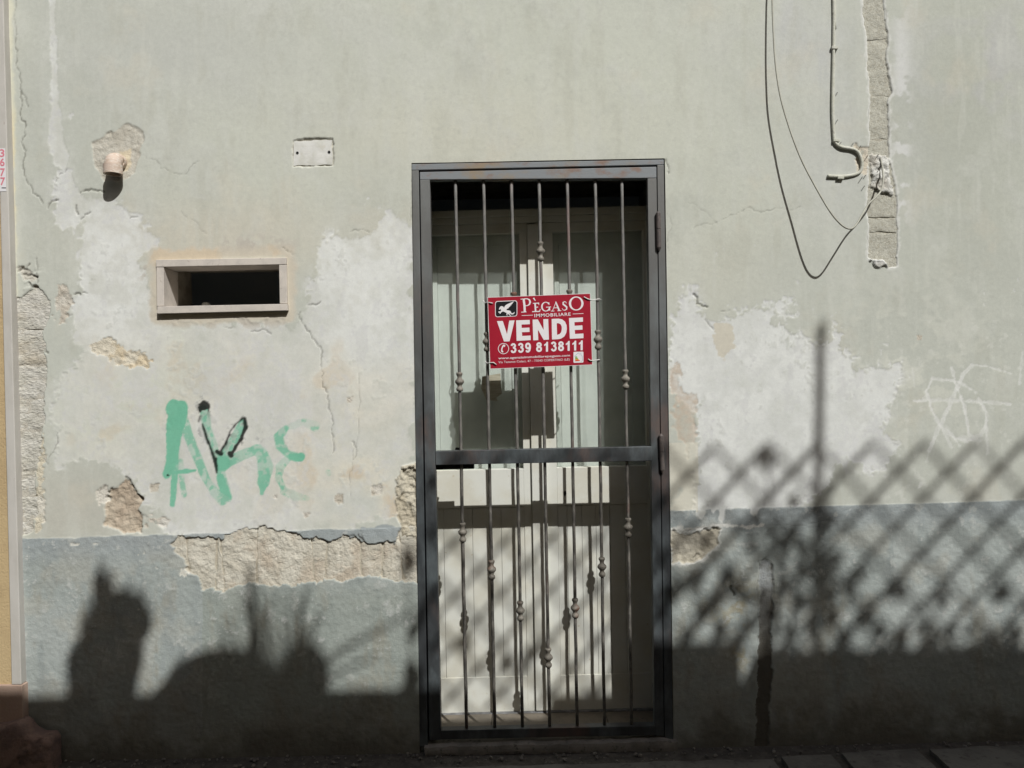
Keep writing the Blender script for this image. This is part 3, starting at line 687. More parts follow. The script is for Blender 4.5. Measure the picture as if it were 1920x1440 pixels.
# --- graffiti
GZ = lambda pts: [(x / 2.6667, 700 + y / 2.6667) for x, y in pts]
green = np.zeros(PX.shape); black = np.zeros(PX.shape)
fadeN = 0.6 * N3 + 0.7 * N4
for pts, w, fade in [([(880, 178), (905, 170)], [100, 70], 0), ([(890, 190), (880, 250), (868, 310), (860, 400), (848, 460), (832, 505)], [98, 92, 76, 62, 50, 44], 0), ([(872, 400), (872, 500), (866, 590), (861, 655)], [46, 36, 32, 28], 0.1),
                     ([(872, 496), (930, 490), (975, 485)], [18, 20, 14], 0), ([(900, 440), (906, 530), (920, 608)], [30, 32, 30], 0.75), ([(915, 245), (945, 320), (985, 420), (1012, 490), (1036, 540)], [60, 50, 46, 46, 40], 0.5),
                     ([(1019, 180), (1034, 275), (1064, 360), (1088, 440), (1108, 520), (1138, 622)], [46, 42, 42, 40, 46, 44], 0.5), ([(1035, 540), (1075, 595), (1112, 640)], [36, 46, 44], 0.55), ([(1100, 520), (1120, 580), (1150, 620)], [40, 50, 20], 0.1),
                     ([(1212, 250), (1182, 310), (1145, 370), (1112, 415)], [46, 46, 44, 40], 0.45), ([(1112, 450), (1160, 432), (1220, 405), (1285, 380), (1312, 410), (1326, 470), (1316, 545), (1308, 600)], [84, 54, 48, 50, 62, 74, 62, 20], 0.4), ([(1112, 450), (1100, 462)], [80, 60], 0),
                     ([(1572, 265), (1520, 240), (1450, 268)], [54, 34, 28], 0.85), ([(1430, 275), (1392, 315), (1400, 365), (1440, 405), (1500, 418)], [30, 48, 46, 36, 36], 0.35), ([(1455, 418), (1502, 418)], [36, 44], 0.0), ([(1440, 425), (1400, 470), (1392, 520), (1420, 585)], [36, 42, 34, 28], 0.6),
                     ([(1420, 590), (1470, 612), (1535, 625)], [40, 44, 26], 0.85), ([(1640, 492), (1645, 505)], [26, 20], 0.8)]:
    s = strokes(GZ(pts), [a / 2.6667 for a in w]) + 1.0 * N4 + 0.8 * N3
    m = sm(-1.2, 1.2, s)
    if fade: m = m * (1 - 0.32 * fade) * (1 - sm(0.45 - fade, 1.0 - fade, fadeN + 0.2) * min(0.85, 0.22 + fade * 0.65))
    green = np.maximum(green, m)
for pts, w, sf in [([(1000, 190), (1004, 160), (1020, 148), (1040, 160), (1042, 185)], [14, 24, 30, 22, 10], 1.5), ([(1005, 172), (1035, 165)], [30, 34], 1.5), ([(1012, 255), (1032, 320), (1060, 395), (1078, 450), (1082, 495)], [8, 12, 15, 18, 12], 2.0), ([(1100, 395), (1128, 350), (1150, 290), (1180, 252), (1212, 226)], [14, 12, 9, 8, 14], 2.2),
                   ([(1222, 228), (1228, 265), (1205, 325), (1168, 385), (1152, 408)], [22, 24, 18, 16, 26], 1.5), ([(1085, 392), (1104, 402)], [22, 26], 1.3), ([(1150, 402), (1156, 410)], [28, 24], 1.3), ([(1074, 430), (1078, 470)], [22, 16], 1.5), ([(836, 510), (842, 513)], [10, 8], 1), ([(1000, 215), (992, 240)], [8, 6], 3)]:
    s = strokes(GZ(pts), [a / 2.6667 for a in w]) + 0.9 * N4
    black = np.maximum(black, sm(-sf, sf, s))
    green = green * (1 - 0) 
soft = np.zeros(PX.shape)
for pts, w in [([(1020, 150), (1020, 190)], 70), ([(1225, 240), (1195, 330)], 55), ([(1120, 370), (1180, 250)], 40), ([(1300, 290), (1295, 330)], 14), ([(985, 290), (1000, 330)], 16)]:
    soft = np.maximum(soft, sm(-9, 6, strokes(GZ(pts), w / 2.6667)))
blend((112, 178, 150), green * 0.96)
blend((104, 170, 143), green * sm(0.2, 0.8, N2) * 0.4)
blend((92, 92, 86), soft * sm(0.15, 0.6, N4 + 0.5 * N3) * 0.55 * (1 - green))
blend((30, 32, 30), black * 0.96)
PART = np.where(np.maximum(green, black) > 0.3, 2, np.where((D > 0) & (Dm > 0.5), 1, 0))

# --- mesh
col = np.clip(col, 0.01, 0.9)
T = -CY
u_ = (PX - 960) / F; v_ = (720 - PY) / F
Xw = T * (u_ * R_[0] + v_ * U_[0]); Zw = CZ + T * (u_ * R_[2] + v_ * U_[2])
nb, na = PX.shape
door_q = np.array([(787.5, 1420), (1263.5, 1408), (1246.5, 297), (771.5, 305.5)])       # opening, BL BR TR TL
niche_q = np.array([(303, 584), (532, 580), (530, 488), (300, 492)])
def inside(q, x, y):
    r = np.ones(x.shape, bool)
    for i in range(4):
        a, b = q[i], q[(i + 1) % 4]
        r &= ((b[0] - a[0]) * (y - a[1]) - (b[1] - a[1]) * (x - a[0])) < 0
    return r
fcx = 0.25 * (PX[:-1, :-1] + PX[1:, :-1] + PX[:-1, 1:] + PX[1:, 1:]); fcy = 0.25 * (PY[:-1, :-1] + PY[1:, :-1] + PY[:-1, 1:] + PY[1:, 1:])
hole = inside(door_q, fcx, fcy) | inside(niche_q, fcx, fcy)
# snap the vertices on the rim of each opening to its outline
hv = np.zeros((nb, na)); cnt = np.zeros((nb, na))
for dy in (0, 1):
    for dx in (0, 1):
        hv[dy:nb - 1 + dy, dx:na - 1 + dx] += hole; cnt[dy:nb - 1 + dy, dx:na - 1 + dx] += 1
rim = (hv > 0) & (hv < cnt)
ri = np.argwhere(rim)
for (j, i) in ri:
    p = np.array([PX[j, i], PY[j, i]]); best = None
    for q in (door_q, niche_q):
        for k in range(4):
            a, b = q[k], q[(k + 1) % 4]
            t = np.clip(np.dot(p - a, b - a) / np.dot(b - a, b - a), 0, 1)
            c = a + t * (b - a); d = np.hypot(*(p - c))
            if best is None or d < best[0]: best = (d, c)
    w = P(best[1][0], best[1][1])
    Xw[j, i], Zw[j, i] = w[0], w[2]
    H[j, i] = min(max(H[j, i], -0.004), 0.004)

def wall_mat():
    m = bpy.data.materials.new('old wall paint')
    m.use_nodes = True
    nt = m.node_tree; b = nt.nodes['Principled BSDF']
    b.inputs['Roughness'].default_value = 0.92
    b.inputs['Specular IOR Level'].default_value = 0.12
    at = nt.nodes.new('ShaderNodeAttribute'); at.attribute_name = 'paint'
    gr = nt.nodes.new('ShaderNodeAttribute'); gr.attribute_name = 'grain'
    g = nt.nodes.new('ShaderNodeNewGeometry')
    def noise(sc, det, rg=0.6):
        n = nt.nodes.new('ShaderNodeTexNoise'); n.inputs['Scale'].default_value = sc; n.inputs['Detail'].default_value = det; n.inputs['Roughness'].default_value = rg
        nt.links.new(g.outputs['Position'], n.inputs['Vector']); return n
    n1 = noise(55, 8, 0.7)
    r1 = nt.nodes.new('ShaderNodeMapRange'); r1.inputs[1].default_value = 0.3; r1.inputs[2].default_value = 0.7; r1.inputs[3].default_value = 0.94; r1.inputs[4].default_value = 1.05
    nt.links.new(n1.outputs[0], r1.inputs[0])
    n2 = noise(260, 4, 0.7)
    r2 = nt.nodes.new('ShaderNodeMapRange'); r2.inputs[1].default_value = 0.3; r2.inputs[2].default_value = 0.7; r2.inputs[3].default_value = 0.96; r2.inputs[4].default_value = 1.035
    nt.links.new(n2.outputs[0], r2.inputs[0])
    mu = nt.nodes.new('ShaderNodeMath'); mu.operation = 'MULTIPLY'
    nt.links.new(r1.outputs[0], mu.inputs[0]); nt.links.new(r2.outputs[0], mu.inputs[1])
    vm = nt.nodes.new('ShaderNodeVectorMath'); vm.operation = 'SCALE'
    nt.links.new(at.outputs['Color'], vm.inputs[0]); nt.links.new(mu.outputs[0], vm.inputs['Scale'])
    nt.links.new(vm.outputs[0], b.inputs['Base Color'])
    n3 = noise(190, 5, 0.65)
    bp = nt.nodes.new('ShaderNodeBump'); bp.inputs['Distance'].default_value = 0.0042
    nt.links.new(gr.outputs['Fac'], bp.inputs['Strength']); nt.links.new(n3.outputs[0], bp.inputs['Height'])
    n4 = noise(28, 6, 0.6)
    bp2 = nt.nodes.new('ShaderNodeBump'); bp2.inputs['Distance'].default_value = 0.003; bp2.inputs['Strength'].default_value = 0.22
    nt.links.new(n4.outputs[0], bp2.inputs['Height']); nt.links.new(bp.outputs[0], bp2.inputs['Normal'])
    nt.links.new(bp2.outputs[0], b.inputs['Normal'])
    return m
M['wall'] = wall_mat()

V = np.stack([Xw, -H, Zw], -1).reshape(-1, 3) - BASE[house]
idx = np.arange(nb * na).reshape(nb, na)
quads = np.stack([idx[1:, :-1], idx[1:, 1:], idx[:-1, 1:], idx[:-1, :-1]], -1)
fpart = PART[:-1, :-1]
cflat = np.concatenate([col.reshape(-1, 3), np.ones((nb * na, 1))], 1)
rflat = RG.reshape(-1)
for k, nm in ((0, 'plaster'), (1, 'grey_base'), (2, 'graffiti')):
    q = quads[(fpart == k) & ~hole]
    used, inv = np.unique(q, return_inverse=True)
    me = bpy.data.meshes.new(nm)
    me.vertices.add(len(used)); me.vertices.foreach_set('co', V[used].astype(np.float32).ravel())
    me.loops.add(q.size); me.loops.foreach_set('vertex_index', inv.astype(np.int32).ravel())
    me.polygons.add(len(q)); me.polygons.foreach_set('loop_start', np.arange(0, q.size, 4, dtype=np.int32))
    me.update(calc_edges=True)
    at = me.attributes.new('paint', 'FLOAT_COLOR', 'POINT'); at.data.foreach_set('color', cflat[used].astype(np.float32).ravel())
    at = me.attributes.new('grain', 'FLOAT', 'POINT'); at.data.foreach_set('value', rflat[used].astype(np.float32))
    me.shade_smooth()
    me.materials.append(M['wall'])
    o = bpy.data.objects.new(nm, me); C.objects.link(o); o.parent = house; BASE[o] = BASE[house]
    if k == 0: o['label'] = 'flaking pale plaster with cracks and bare white undercoat'
    if k == 1: o['label'] = 'grey painted band along the foot of the wall'
    if k == 2: o['label'] = 'green sprayed tag with black outlines'

# masonry seen in the breaks of the plaster
def stone(q, y, m, amp, seed, lump=0.055, dep=0.05):
    rough_block('stone', [P(*p, y) for p in q], (0, dep, 0), m, house, 0.0048, amp, seed, lump)
jj = [0, 5, -3, 4, -2, 5, -4, 3, -3, 4, 0, 0]
xs = [318, 352, 404, 416, 481, 586, 610, 676, 716, 752, 782.5]
for i in range(len(xs) - 1):
    a, b = xs[i] + 1.2, xs[i + 1] - 1.2
    j = (i * 37) % 7 - 3
    stone([(a + 2 + jj[i], 1128), (b + 2 + jj[i + 1], 1126), (b - jj[i + 1], 984 + j), (a - jj[i], 986)], 0.0036, M['stone'], 0.0026, 100 + i, 0.035)
ys = [540, 617, 685, 748, 807, 882, 929, 1022]
for i in range(len(ys) - 1):
    a, b = ys[i] + 1.2, ys[i + 1] - 1.2
    o1, o2 = 0.018 * b, 0.018 * a
    stone([(14 + o1, b + 2), (96, b), (96, a), (14 + o2, a + 1)], 0.0030, M['stone_grey'], 0.0024, 130 + i, 0.03)
ys = [-210, -60, 75, 181, 262, 300, 352, 408, 436, 510]
for i in range(len(ys) - 1):
    a, b = ys[i] + 0.9, ys[i + 1] - 0.9
    stone([(1606 + 0.015 * b, b), (1692, b - (1 if i % 2 else 0)), (1692, a), (1606 + 0.015 * a, a + (1 if i % 3 else 0))], 0.0034, M['stone_fine'], 0.0014, 150 + i)

# reveals of the doorway
yb = 0.62
mb = MB()
fr = [P(*p, 0.004) for p in door_q]
cen = sum(fr) / 4
def ring(mb, fr, t, y0, y1):
    ins = [p.copy() for p in fr]
    out = []
    for i, p in enumerate(fr):
        d = np.array([-t if i in (0, 3) else t, 0, -t if i in (0, 1) else t]); out.append(p + d)
    for i in range(4):
        k = (i + 1) % 4
        a, b, c, d = ins[i], ins[k], out[k], out[i]
        f = lambda p, y: np.array([p[0], y, p[2]])
        mb.hexa([f(d, y0), f(c, y0), f(b, y0), f(a, y0)], [f(d, y1), f(c, y1), f(b, y1), f(a, y1)])
ring(mb, fr, 0.12, 0.02, yb)
mb.build('door_reveal', M['reveal'], house)
# dark room behind the doorway
mb = MB(); w0 = fr[0][0] - 0.3; w1 = fr[1][0] + 0.3
mb.box((w0, yb + 0.9, -0.1), (w1, yb + 0.95, 2.9)); mb.box((w0, yb, 2.6), (w1, yb + 0.9, 2.65)); mb.box((w0 - 0.05, yb, -0.1), (w0, yb + 0.9, 2.6)); mb.box((w1, yb, -0.1), (w1 + 0.05, yb + 0.9, 2.6))
mb.build('room', M['void'], house)

# ---- the door, set back in its reveal
yd = 0.252
mb = MB()
mb.sprism(790, 391, 1245, 404, yd - 0.022, yd + 0.06)      # head of the frame in three steps
mb.sprism(790, 405.5, 1245, 417, yd - 0.010, yd + 0.06)
mb.sprism(760, 404, 806, 1345, yd - 0.016, yd + 0.05); mb.sprism(1219, 404, 1262, 1345, yd - 0.016, yd + 0.05)
door = mb.build('door', M['door'], house, bevel=0.002)
door['label'] = 'cream double door with glazed tops and boarded lower panels'
def leaf(u0, u1, pa, pb, seed):
    mb = MB()
    mb.sprism(u0, 418.5, u1, 436, yd, yd + 0.045)
    mb.sprism(u0, 436, pa, 1334, yd, yd + 0.045)
    mb.sprism(pb, 436, u1, 1334, yd, yd + 0.045)
    mb.sprism(pa, 878, pb, 949.5, yd, yd + 0.045)
    mb.sprism(pa, 1267, pb, 1334, yd, yd + 0.045)
    return mb.build('door_leaf', M['door'], door, bevel=0.0015)
leaf(806.5, 995.6, 813, 981, 1); leaf(1011, 1218.5, 1043.5, 1213, 2)
mb = MB(); mb.sprism(996.2, 420, 1025, 1333, yd - 0.014, yd - 0.0005)
mb.build('cover_strip', M['door'], door, bevel=0.003)
for bnds in ([813, 829.5, 883.5, 937.5, 981], [1043.5, 1061, 1088.5, 1115, 1141, 1169, 1213]):
    for a, b in zip(bnds, bnds[1:]):
        mb = MB(); mb.sprism(a + 0.3, 949.8, b - 0.3, 1266.8, yd + 0.003, yd + 0.03)
        mb.build('board', M['door'], door, bevel=0.0006)
for pa, pb in ((813, 981), (1043.5, 1213)):
    mb = MB(); mb.sprism(pa - 3, 433, pb + 3, 881, yd + 0.026, yd + 0.030)
    mb.build('pane', M['glass'], door)
for sa, sb in ((790, 985), (1038, 1240)):
    ys_ = yd + 0.058
    mb = MB()
    ia, ib = (sa + 36, sb - 22) if sa < 900 else (sa + 16, sb - 52)
    mb.sprism(sa, 425, ia, 900, ys_, ys_ + 0.03); mb.sprism(ib, 425, sb, 900, ys_, ys_ + 0.03); mb.sprism(ia, 425, ib, 459, ys_, ys_ + 0.03); mb.sprism(ia, 862, ib, 900, ys_, ys_ + 0.03)
    k = 1; w = (ib - ia) / k
    for j in range(k):
        mb.sprism(ia + j * w + 0.6, 459.8, ia + (j + 1) * w - 0.6, 861, ys_ + 0.006, ys_ + 0.028)
    mb.build('inner_shutter', M['shutter'], door, bevel=0.001)
mb = MB(); c = P(1059.5, 925, yd - 0.002)
mb.tube([c + np.array([0, 0.004, 0]), c + np.array([0, 0, 0])], 0.0055, 12)
mb.v = [(p[0], p[1], c[2] + (p[2] - c[2]) * 2.1) for p in mb.v]
mb.build('keyhole', M['black'], door)
mb = MB(); mb.sprism(806, 1335, 1219, 1349, yd - 0.016, yd + 0.03)
mb.build('weather_bar', M['weather'], door, bevel=0.003)
# torn paper left on the left pane
mb = MB()
pts = [(904, 706), (938, 700), (941, 738), (930, 746), (934, 752), (912, 750), (902, 728)]
f_ = [P(*p, yd + 0.0245) for p in pts]
mb.add(f_ + [p + np.array([0, 0.001, 0]) for p in f_], [tuple(range(7))[::-1], tuple(range(7, 14))] + [(i, (i + 1) % 7, 7 + (i + 1) % 7, 7 + i) for i in range(7)])
mb.build('paper_scrap', mat('old paper', lin(170, 165, 145), 0.8, var=lin(145, 140, 122), vscale=60, stretch=(0.2, 1, 3)), door)
# threshold floor and sill
fl = 0.026
a0, a1 = P(806, 1380)[0], P(1262, 1380)[0]
nt_ = 4
for i in range(nt_):
    mb = MB(); w = (a1 - a0) / nt_
    mb.box((a0 + i * w + 0.0015, 0.045, -0.02), (a0 + (i + 1) * w - 0.0015, yd + 0.03, fl)); mb.build('tile', M['tile'], house, bevel=0.001)
L0, R0 = P(797, 1400), P(1268, 1390)
q = [(L0[0], -0.032, -0.02), (R0[0], -0.032, -0.02), (R0[0], -0.032, 0.018), (L0[0], -0.032, 0.014)]
rough_block('sill', q, (0, 0.075, 0), M['sill'], house, cell=0.012, amp=0.003, seed=5, lump=0.12)

# ---- the small opening with its stone frame
win = None
mb = MB()
fr2 = [P(*p, 0.004) for p in niche_q]
ring(mb, fr2, 0.05, 0.022, 0.30)
win = mb.build('window', mat('niche lining', lin(168, 160, 146), 0.85, var=lin(140, 132, 118), vscale=14, bump=0.001, bscale=60), house)
win['label'] = 'small letterbox shaped opening with a pale stone frame'
def slab(q, y0, y1, nm='frame_slab'):
    mb = MB(); mb.prism(q, y0, y1); mb.build(nm, M['marble'], win, bevel=0.0015)
slab([(292.5, 500.5), (536.5, 495.5), (537, 483), (292, 487)], -0.013, 0.12)
slab([(294.5, 588), (539, 582), (538.5, 569.6), (294.5, 574.6)], -0.020, 0.12)
slab([(294, 574), (307.5, 573.6), (306.5, 501.3), (293, 501.3)], -0.012, 0.12)
slab([(524.5, 569.2), (538, 569), (537, 496.4), (523, 496.4)], -0.012, 0.12)
mb = MB()
w0, w1 = fr2[0][0] - 0.5, fr2[1][0] + 0.5; z0, z1 = fr2[0][2] - 0.4, fr2[2][2] + 0.3
mb.box((w0, 0.95, z0), (w1, 1.0, z1)); mb.box((w0, 0.30, z0 - 0.05), (w1, 1.0, z0)); mb.box((w0, 0.30, z1), (w1, 1.0, z1 + 0.05)); mb.box((w0 - 0.05, 0.3, z0), (w0, 1.0, z1)); mb.box((w1, 0.3, z0), (w1 + 0.05, 1.0, z1))
mb.build('dark_room', M['void'], win)
c = P(386.5, 573.5, 0.17)
mb = MB(); mb.ellipsoid(c, [(0.0195, 0, 0), (0, 0.019, 0), (0, 0, 0.0165)], 20, 12)
props(mb.build('ball', M['white_ball'], smooth=True), 'pale round knob standing on the lower edge of the small window opening', 'ball')

# ------------------------------------------------------------------ security gate
gate = thing('security_gate', P(1026, 1392, 0.02), 'grey iron security gate of round bars with collars, closed over the door', 'gate')
gy0, gy1 = -0.003, 0.037
mb = MB()
mb.prism([(787, 1400), (802, 1399.5), (785, 319), (772, 319.5)], gy0, gy1)
mb.prism([(1246.5, 1392), (1262.5, 1391.5), (1244.8, 309), (1232.2, 309.3)], gy0, gy1)
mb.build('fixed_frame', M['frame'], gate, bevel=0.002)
mb = MB()
mb.prism([(776, 1400), (818, 1399.5), (798, 316), (766, 316)], 0.0385, 0.046); mb.prism([(1234, 1392), (1266, 1391.5), (1247, 312), (1220, 312)], 0.0385, 0.046); mb.prism([(798, 330), (1220, 318), (1220, 300), (798, 309)], 0.039, 0.046)
mb.build('added_gap_strip', M['black'], gate)  # black strip added behind the frame gaps to stop light leaking through
mb = MB()
mb.prism([(772, 319), (1244.8, 308.6), (1244.6, 298.5 + 0.5), (771.8, 307.5)], gy0, gy1)
o = mb.build('head_rail', M['frame_top'], gate, bevel=0.002); o['label'] = 'top rail of the fixed frame with faint rust'
mb = MB()
mb.prism([(805, 1388), (826.8, 1387.5), (805.6, 336.5), (787.4, 337)], gy0 + 0.001, gy1)
mb.prism([(1227.8, 1380), (1245, 1379.6), (1231.2, 334.2), (1214, 334.6)], gy0 + 0.001, gy1)
mb.prism([(826.8, 1387), (1227.8, 1378.5), (1227.6, 1361), (826.4, 1370)], gy0 + 0.001, gy1)
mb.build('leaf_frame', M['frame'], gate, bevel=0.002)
mb = MB()
mb.prism([(787.4, 336.8), (1231, 333.6), (1230.8, 312.5), (787.1, 322.5)], gy0 + 0.001, gy1)
o = mb.build('leaf_head_rail', M['frame_top'], gate, bevel=0.002); o['label'] = 'top rail of the swinging leaf, streaked with orange rust'
mb = MB()
mb.prism([(816.8, 872), (1222.2, 864), (1221.9, 837), (816.3, 846)], gy0 - 0.001, gy1 - 0.004)
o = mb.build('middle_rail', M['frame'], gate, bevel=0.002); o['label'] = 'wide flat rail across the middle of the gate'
# lock case behind the middle rail
mb = MB(); mb.prism([(818, 881), (889, 879), (888.6, 856), (817.8, 858)], 0.040, 0.075)
mb.prism([(850, 858), (858, 858), (862, 840), (854, 839)], 0.044, 0.06)
mb.build('lock_case', M['black'], gate, bevel=0.002)
for (x0, y0, x1, y1) in ((1234, 400, 1235.5, 464), (1239.5, 817, 1242, 881)):
    mb = MB()
    a, b = P(x0, y0, gy0 - 0.006), P(x1, y1, gy0 - 0.006)
    d = b - a
    mb.tube([a - d * 0.06, a, a + d * 0.46], [0.003, 0.0095, 0.0095], 14); mb.tube([a + d * 0.475, b, b + d * 0.1], [0.0095, 0.0095, 0.0035], 14)
    mb.build('hinge', M['hinge'], gate, smooth=False, bevel=0.0008)
# bars
prof = [(0.0, 0.0068), (0.0, 0.0105), (0.04, 0.0125), (0.10, 0.0128), (0.16, 0.0105), (0.24, 0.0082), (0.33, 0.0098), (0.40, 0.0158), (0.46, 0.0180), (0.54, 0.0176), (0.60, 0.0140), (0.68, 0.0092), (0.76, 0.0088), (0.82, 0.0128), (0.88, 0.0142), (0.95, 0.0128), (1.0, 0.0105), (1.0, 0.0068)]
cm_ = MB(); n = 18; hh = 0.076
for t, r in prof:
    for k in range(n):
        w = 2 * math.pi * k / n
        cm_.v.append((r * math.cos(w), r * math.sin(w), (0.5 - t) * hh))
for i in range(len(prof) - 1):
    for k in range(n):
        cm_.f.append((i * n + k, (i + 1) * n + k, (i + 1) * n + (k + 1) % n, i * n + (k + 1) % n))
collar_me = bpy.data.meshes.new('collar'); collar_me.from_pydata(cm_.v, [], cm_.f); collar_me.materials.append(M['collar']); collar_me.shade_smooth()
tops = [853.7, 906.6, 958.7, 1010.8, 1063.6, 1115.7, 1165.7]
mids = [864.5, 917.5, 970, 1021, 1073.5, 1125.2, 1175.3]
bots = [875, 927.8, 979.7, 1030.7, 1082.3, 1133.6, 1184.4]
up_y = [716, 641, 566, 471.5, 561, 637, 711]
lo_y = [998, 1068, 1145, 1233, 1140, 1063, 989]
yb_ = 0.018
for i in range(7):
    def bx(y):
        if y < 850: return tops[i] + (mids[i] - tops[i]) * (y - 336) / (850 - 336)
        return mids[i] + (bots[i] - mids[i]) * (y - 850) / (1370 - 850)
    mb = MB()
    ysamp = list(np.linspace(331, 1372, 28))
    rnd = random.Random(i)
    pts = [P(bx(y) + rnd.uniform(-0.35, 0.35), y, yb_ + rnd.uniform(-0.0006, 0.0006)) for y in ysamp]
    mb.tube(pts, [0.0064 + rnd.uniform(-0.0002, 0.0002) for _ in ysamp], 12)
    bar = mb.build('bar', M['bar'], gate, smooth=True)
    for y in (up_y[i], lo_y[i]):
        c = bpy.data.objects.new('collar', collar_me); C.objects.link(c); c.parent = bar
        p = P(bx(y), y, yb_) - BASE[gate]
        c.location = tuple(p); c.rotation_euler = (0, 0.0, i * 0.9)

# ------------------------------------------------------------------ estate agent's board
sgn = thing('sale_sign', P(1012, 692, -0.0065), 'red board with white VENDE lettering and a phone number, tied to the gate bars', 'sign')
K = 7.3846
sp = lambda x, y: (880 + x / K, 530 + y / K)
YS = -0.0095
mb = MB(); mb.prism([sp(292, 1190), sp(1701, 1133), sp(1671, 153), sp(256, 207)], YS, YS + 0.0035)
mb.build('board', M['red'], sgn)
mb = MB(); mb.prism([sp(288, 1196), sp(1706, 1138), sp(1675, 148), sp(250, 202)], YS + 0.0002, YS + 0.0042)
mb.build('backing', M['white'], sgn)

from mathutils.geometry import delaunay_2d_cdt
def flat(name, loops, m, layer=1, label=None, parent=None):
    """printed shape: outer loop(s) minus holes (even-odd) in board coordinates"""
    pts, edges, ids = [], [], []
    for lp in loops:
        n0 = len(pts)
        pts += [Vector((x, -y)) for x, y in lp]
        edges += [(n0 + i, n0 + (i + 1) % len(lp)) for i in range(len(lp))]
    v, e, f, *_ = delaunay_2d_cdt(pts, edges, [], 0, 1e-4)
    def odd(x, y):
        c = False
        for lp in loops:
            n = len(lp)
            for i in range(n):
                (ax, ay), (bx_, by) = lp[i], lp[(i + 1) % n]
                if (ay > y) != (by > y) and x < (bx_ - ax) * (y - ay) / (by - ay) + ax: c = not c
        return c
    fs = []
    for t in f:
        cx = sum(v[i][0] for i in t) / len(t); cy = -sum(v[i][1] for i in t) / len(t)
        if odd(cx, cy): fs.append(tuple(t))
    vs = [P(*sp(p[0], -p[1]), YS - 0.0003 * layer) for p in v]
    o = mk(name, vs, fs, m, parent or sgn)
    if label: o['label'] = label
    return o
def ribbon(pts, closed=False):
    """(x, y, width) list -> outline loops"""
    n = len(pts); lft, rgt = [], []
    for i in range(n):
        x, y, w = pts[i]
        a = pts[(i - 1) % n] if closed else pts[max(i - 1, 0)]; b = pts[(i + 1) % n] if closed else pts[min(i + 1, n - 1)]
        dx, dy = b[0] - a[0], b[1] - a[1]; l = math.hypot(dx, dy) + 1e-9
        lft.append((x - dy / l * w / 2, y + dx / l * w / 2)); rgt.append((x + dy / l * w / 2, y - dx / l * w / 2))
    return [lft, rgt] if closed else [lft + rgt[::-1]]
def ell(cx, cy, rx, ry, wx, wy, n=36):
    return [[(cx + (rx + wx) * math.cos(2 * math.pi * i / n), cy + (ry + wy) * math.sin(2 * math.pi * i / n)) for i in range(n)],
            [(cx + (rx - wx) * math.cos(2 * math.pi * i / n), cy + (ry - wy) * math.sin(2 * math.pi * i / n)) for i in range(n)]]
def arc(cx, cy, rx, ry, a0, a1, w0, w1, n=14):
    """stroke along an arc; w0 the width at the sides, w1 the width at top and bottom"""
    out = []
    for i in range(n + 1):
        a = math.radians(a0 + (a1 - a0) * i / n)
        out.append((cx + rx * math.cos(a), cy - ry * math.sin(a), w1 + (w0 - w1) * abs(math.cos(a)) ** 1.5))
    return ribbon(out)
def multi(name, shapes, m, layer, label):
    """several overlapping strokes joined into one printed part"""
    vs, fs = [], []
    for k, s in enumerate(shapes):
        o = flat('stroke', s, m, layer + 0.05 * (k % 4))
        n0 = len(vs)
        vs += [np.array(p.co) + BASE[sgn] for p in o.data.vertices]; fs += [tuple(i + n0 for i in p.vertices) for p in o.data.polygons]
        me = o.data; BASE.pop(o); bpy.data.objects.remove(o); bpy.data.meshes.remove(me)
    o = mk(name, vs, fs, m, sgn); o['label'] = label
    return o

vende = [[[(383, 533), (463, 530), (522, 712), (553, 525), (627, 522), (557, 812), (480, 815)]],
         [[(648, 522), (836, 515), (838, 575), (722, 580), (725, 627), (832, 622), (834, 682), (728, 686), (732, 738), (848, 732), (850, 795), (655, 806)]],
         [[(876, 512), (948, 509), (1029, 655), (1024, 506), (1092, 503), (1102, 788), (1030, 792), (949, 650), (955, 795), (885, 799)]],
         [[(1140, 502), (1235, 498), (1285, 508), (1325, 540), (1347, 590), (1350, 640), (1342, 695), (1315, 745), (1270, 775), (1225, 783), (1145, 787)], [(1210, 562), (1238, 562), (1266, 578), (1279, 610), (1280, 645), (1272, 685), (1250, 712), (1215, 722)]],
         [[(1380, 490), (1572, 481), (1574, 540), (1455, 547), (1457, 597), (1565, 591), (1567, 650), (1460, 655), (1463, 710), (1580, 704), (1580, 768), (1392, 777)]]]
multi('lettering', vende, M['white'], 1, 'large white word VENDE')
pg = []
# P
pg += [ribbon([(742, 230, 10), (752, 230, 30), (764, 320, 30), (768, 408, 30)]), [[(708, 224), (780, 218), (780, 228), (710, 233)]], [[(718, 403), (790, 400), (792, 410), (720, 414)]]]
pg += [ribbon([(762, 224, 12), (800, 222, 13), (832, 238, 22), (842, 268, 27), (832, 300, 20), (805, 318, 12), (768, 320, 10)])]
# E grave
pg += [ribbon([(910, 288, 22), (914, 340, 22), (918, 398, 22)]), [[(878, 282), (965, 276), (968, 306), (960, 306), (952, 290), (880, 292)]], [[(918, 335), (952, 332), (952, 344), (918, 346)]], [[(870, 396), (968, 390), (980, 362), (986, 364), (978, 404), (870, 408)]], [[(878, 215), (900, 208), (918, 250), (912, 254)]]]
# G
pg += [arc(1058, 332, 54, 62, 40, 330, 22, 10), [[(1098, 272), (1106, 272), (1110, 306), (1100, 306), (1092, 290)]], [[(1062, 335), (1132, 330), (1132, 340), (1062, 345)]], ribbon([(1108, 338, 20), (1112, 385, 18)])]
# A
pg += [ribbon([(1200, 268, 8), (1168, 350, 8), (1148, 394, 8)]), ribbon([(1196, 262, 12), (1222, 330, 22), (1246, 390, 24)]), [[(1170, 345), (1226, 342), (1228, 352), (1168, 354)]], [[(1130, 390), (1176, 388), (1176, 397), (1130, 399)]], [[(1218, 386), (1272, 383), (1272, 392), (1218, 394)]]]
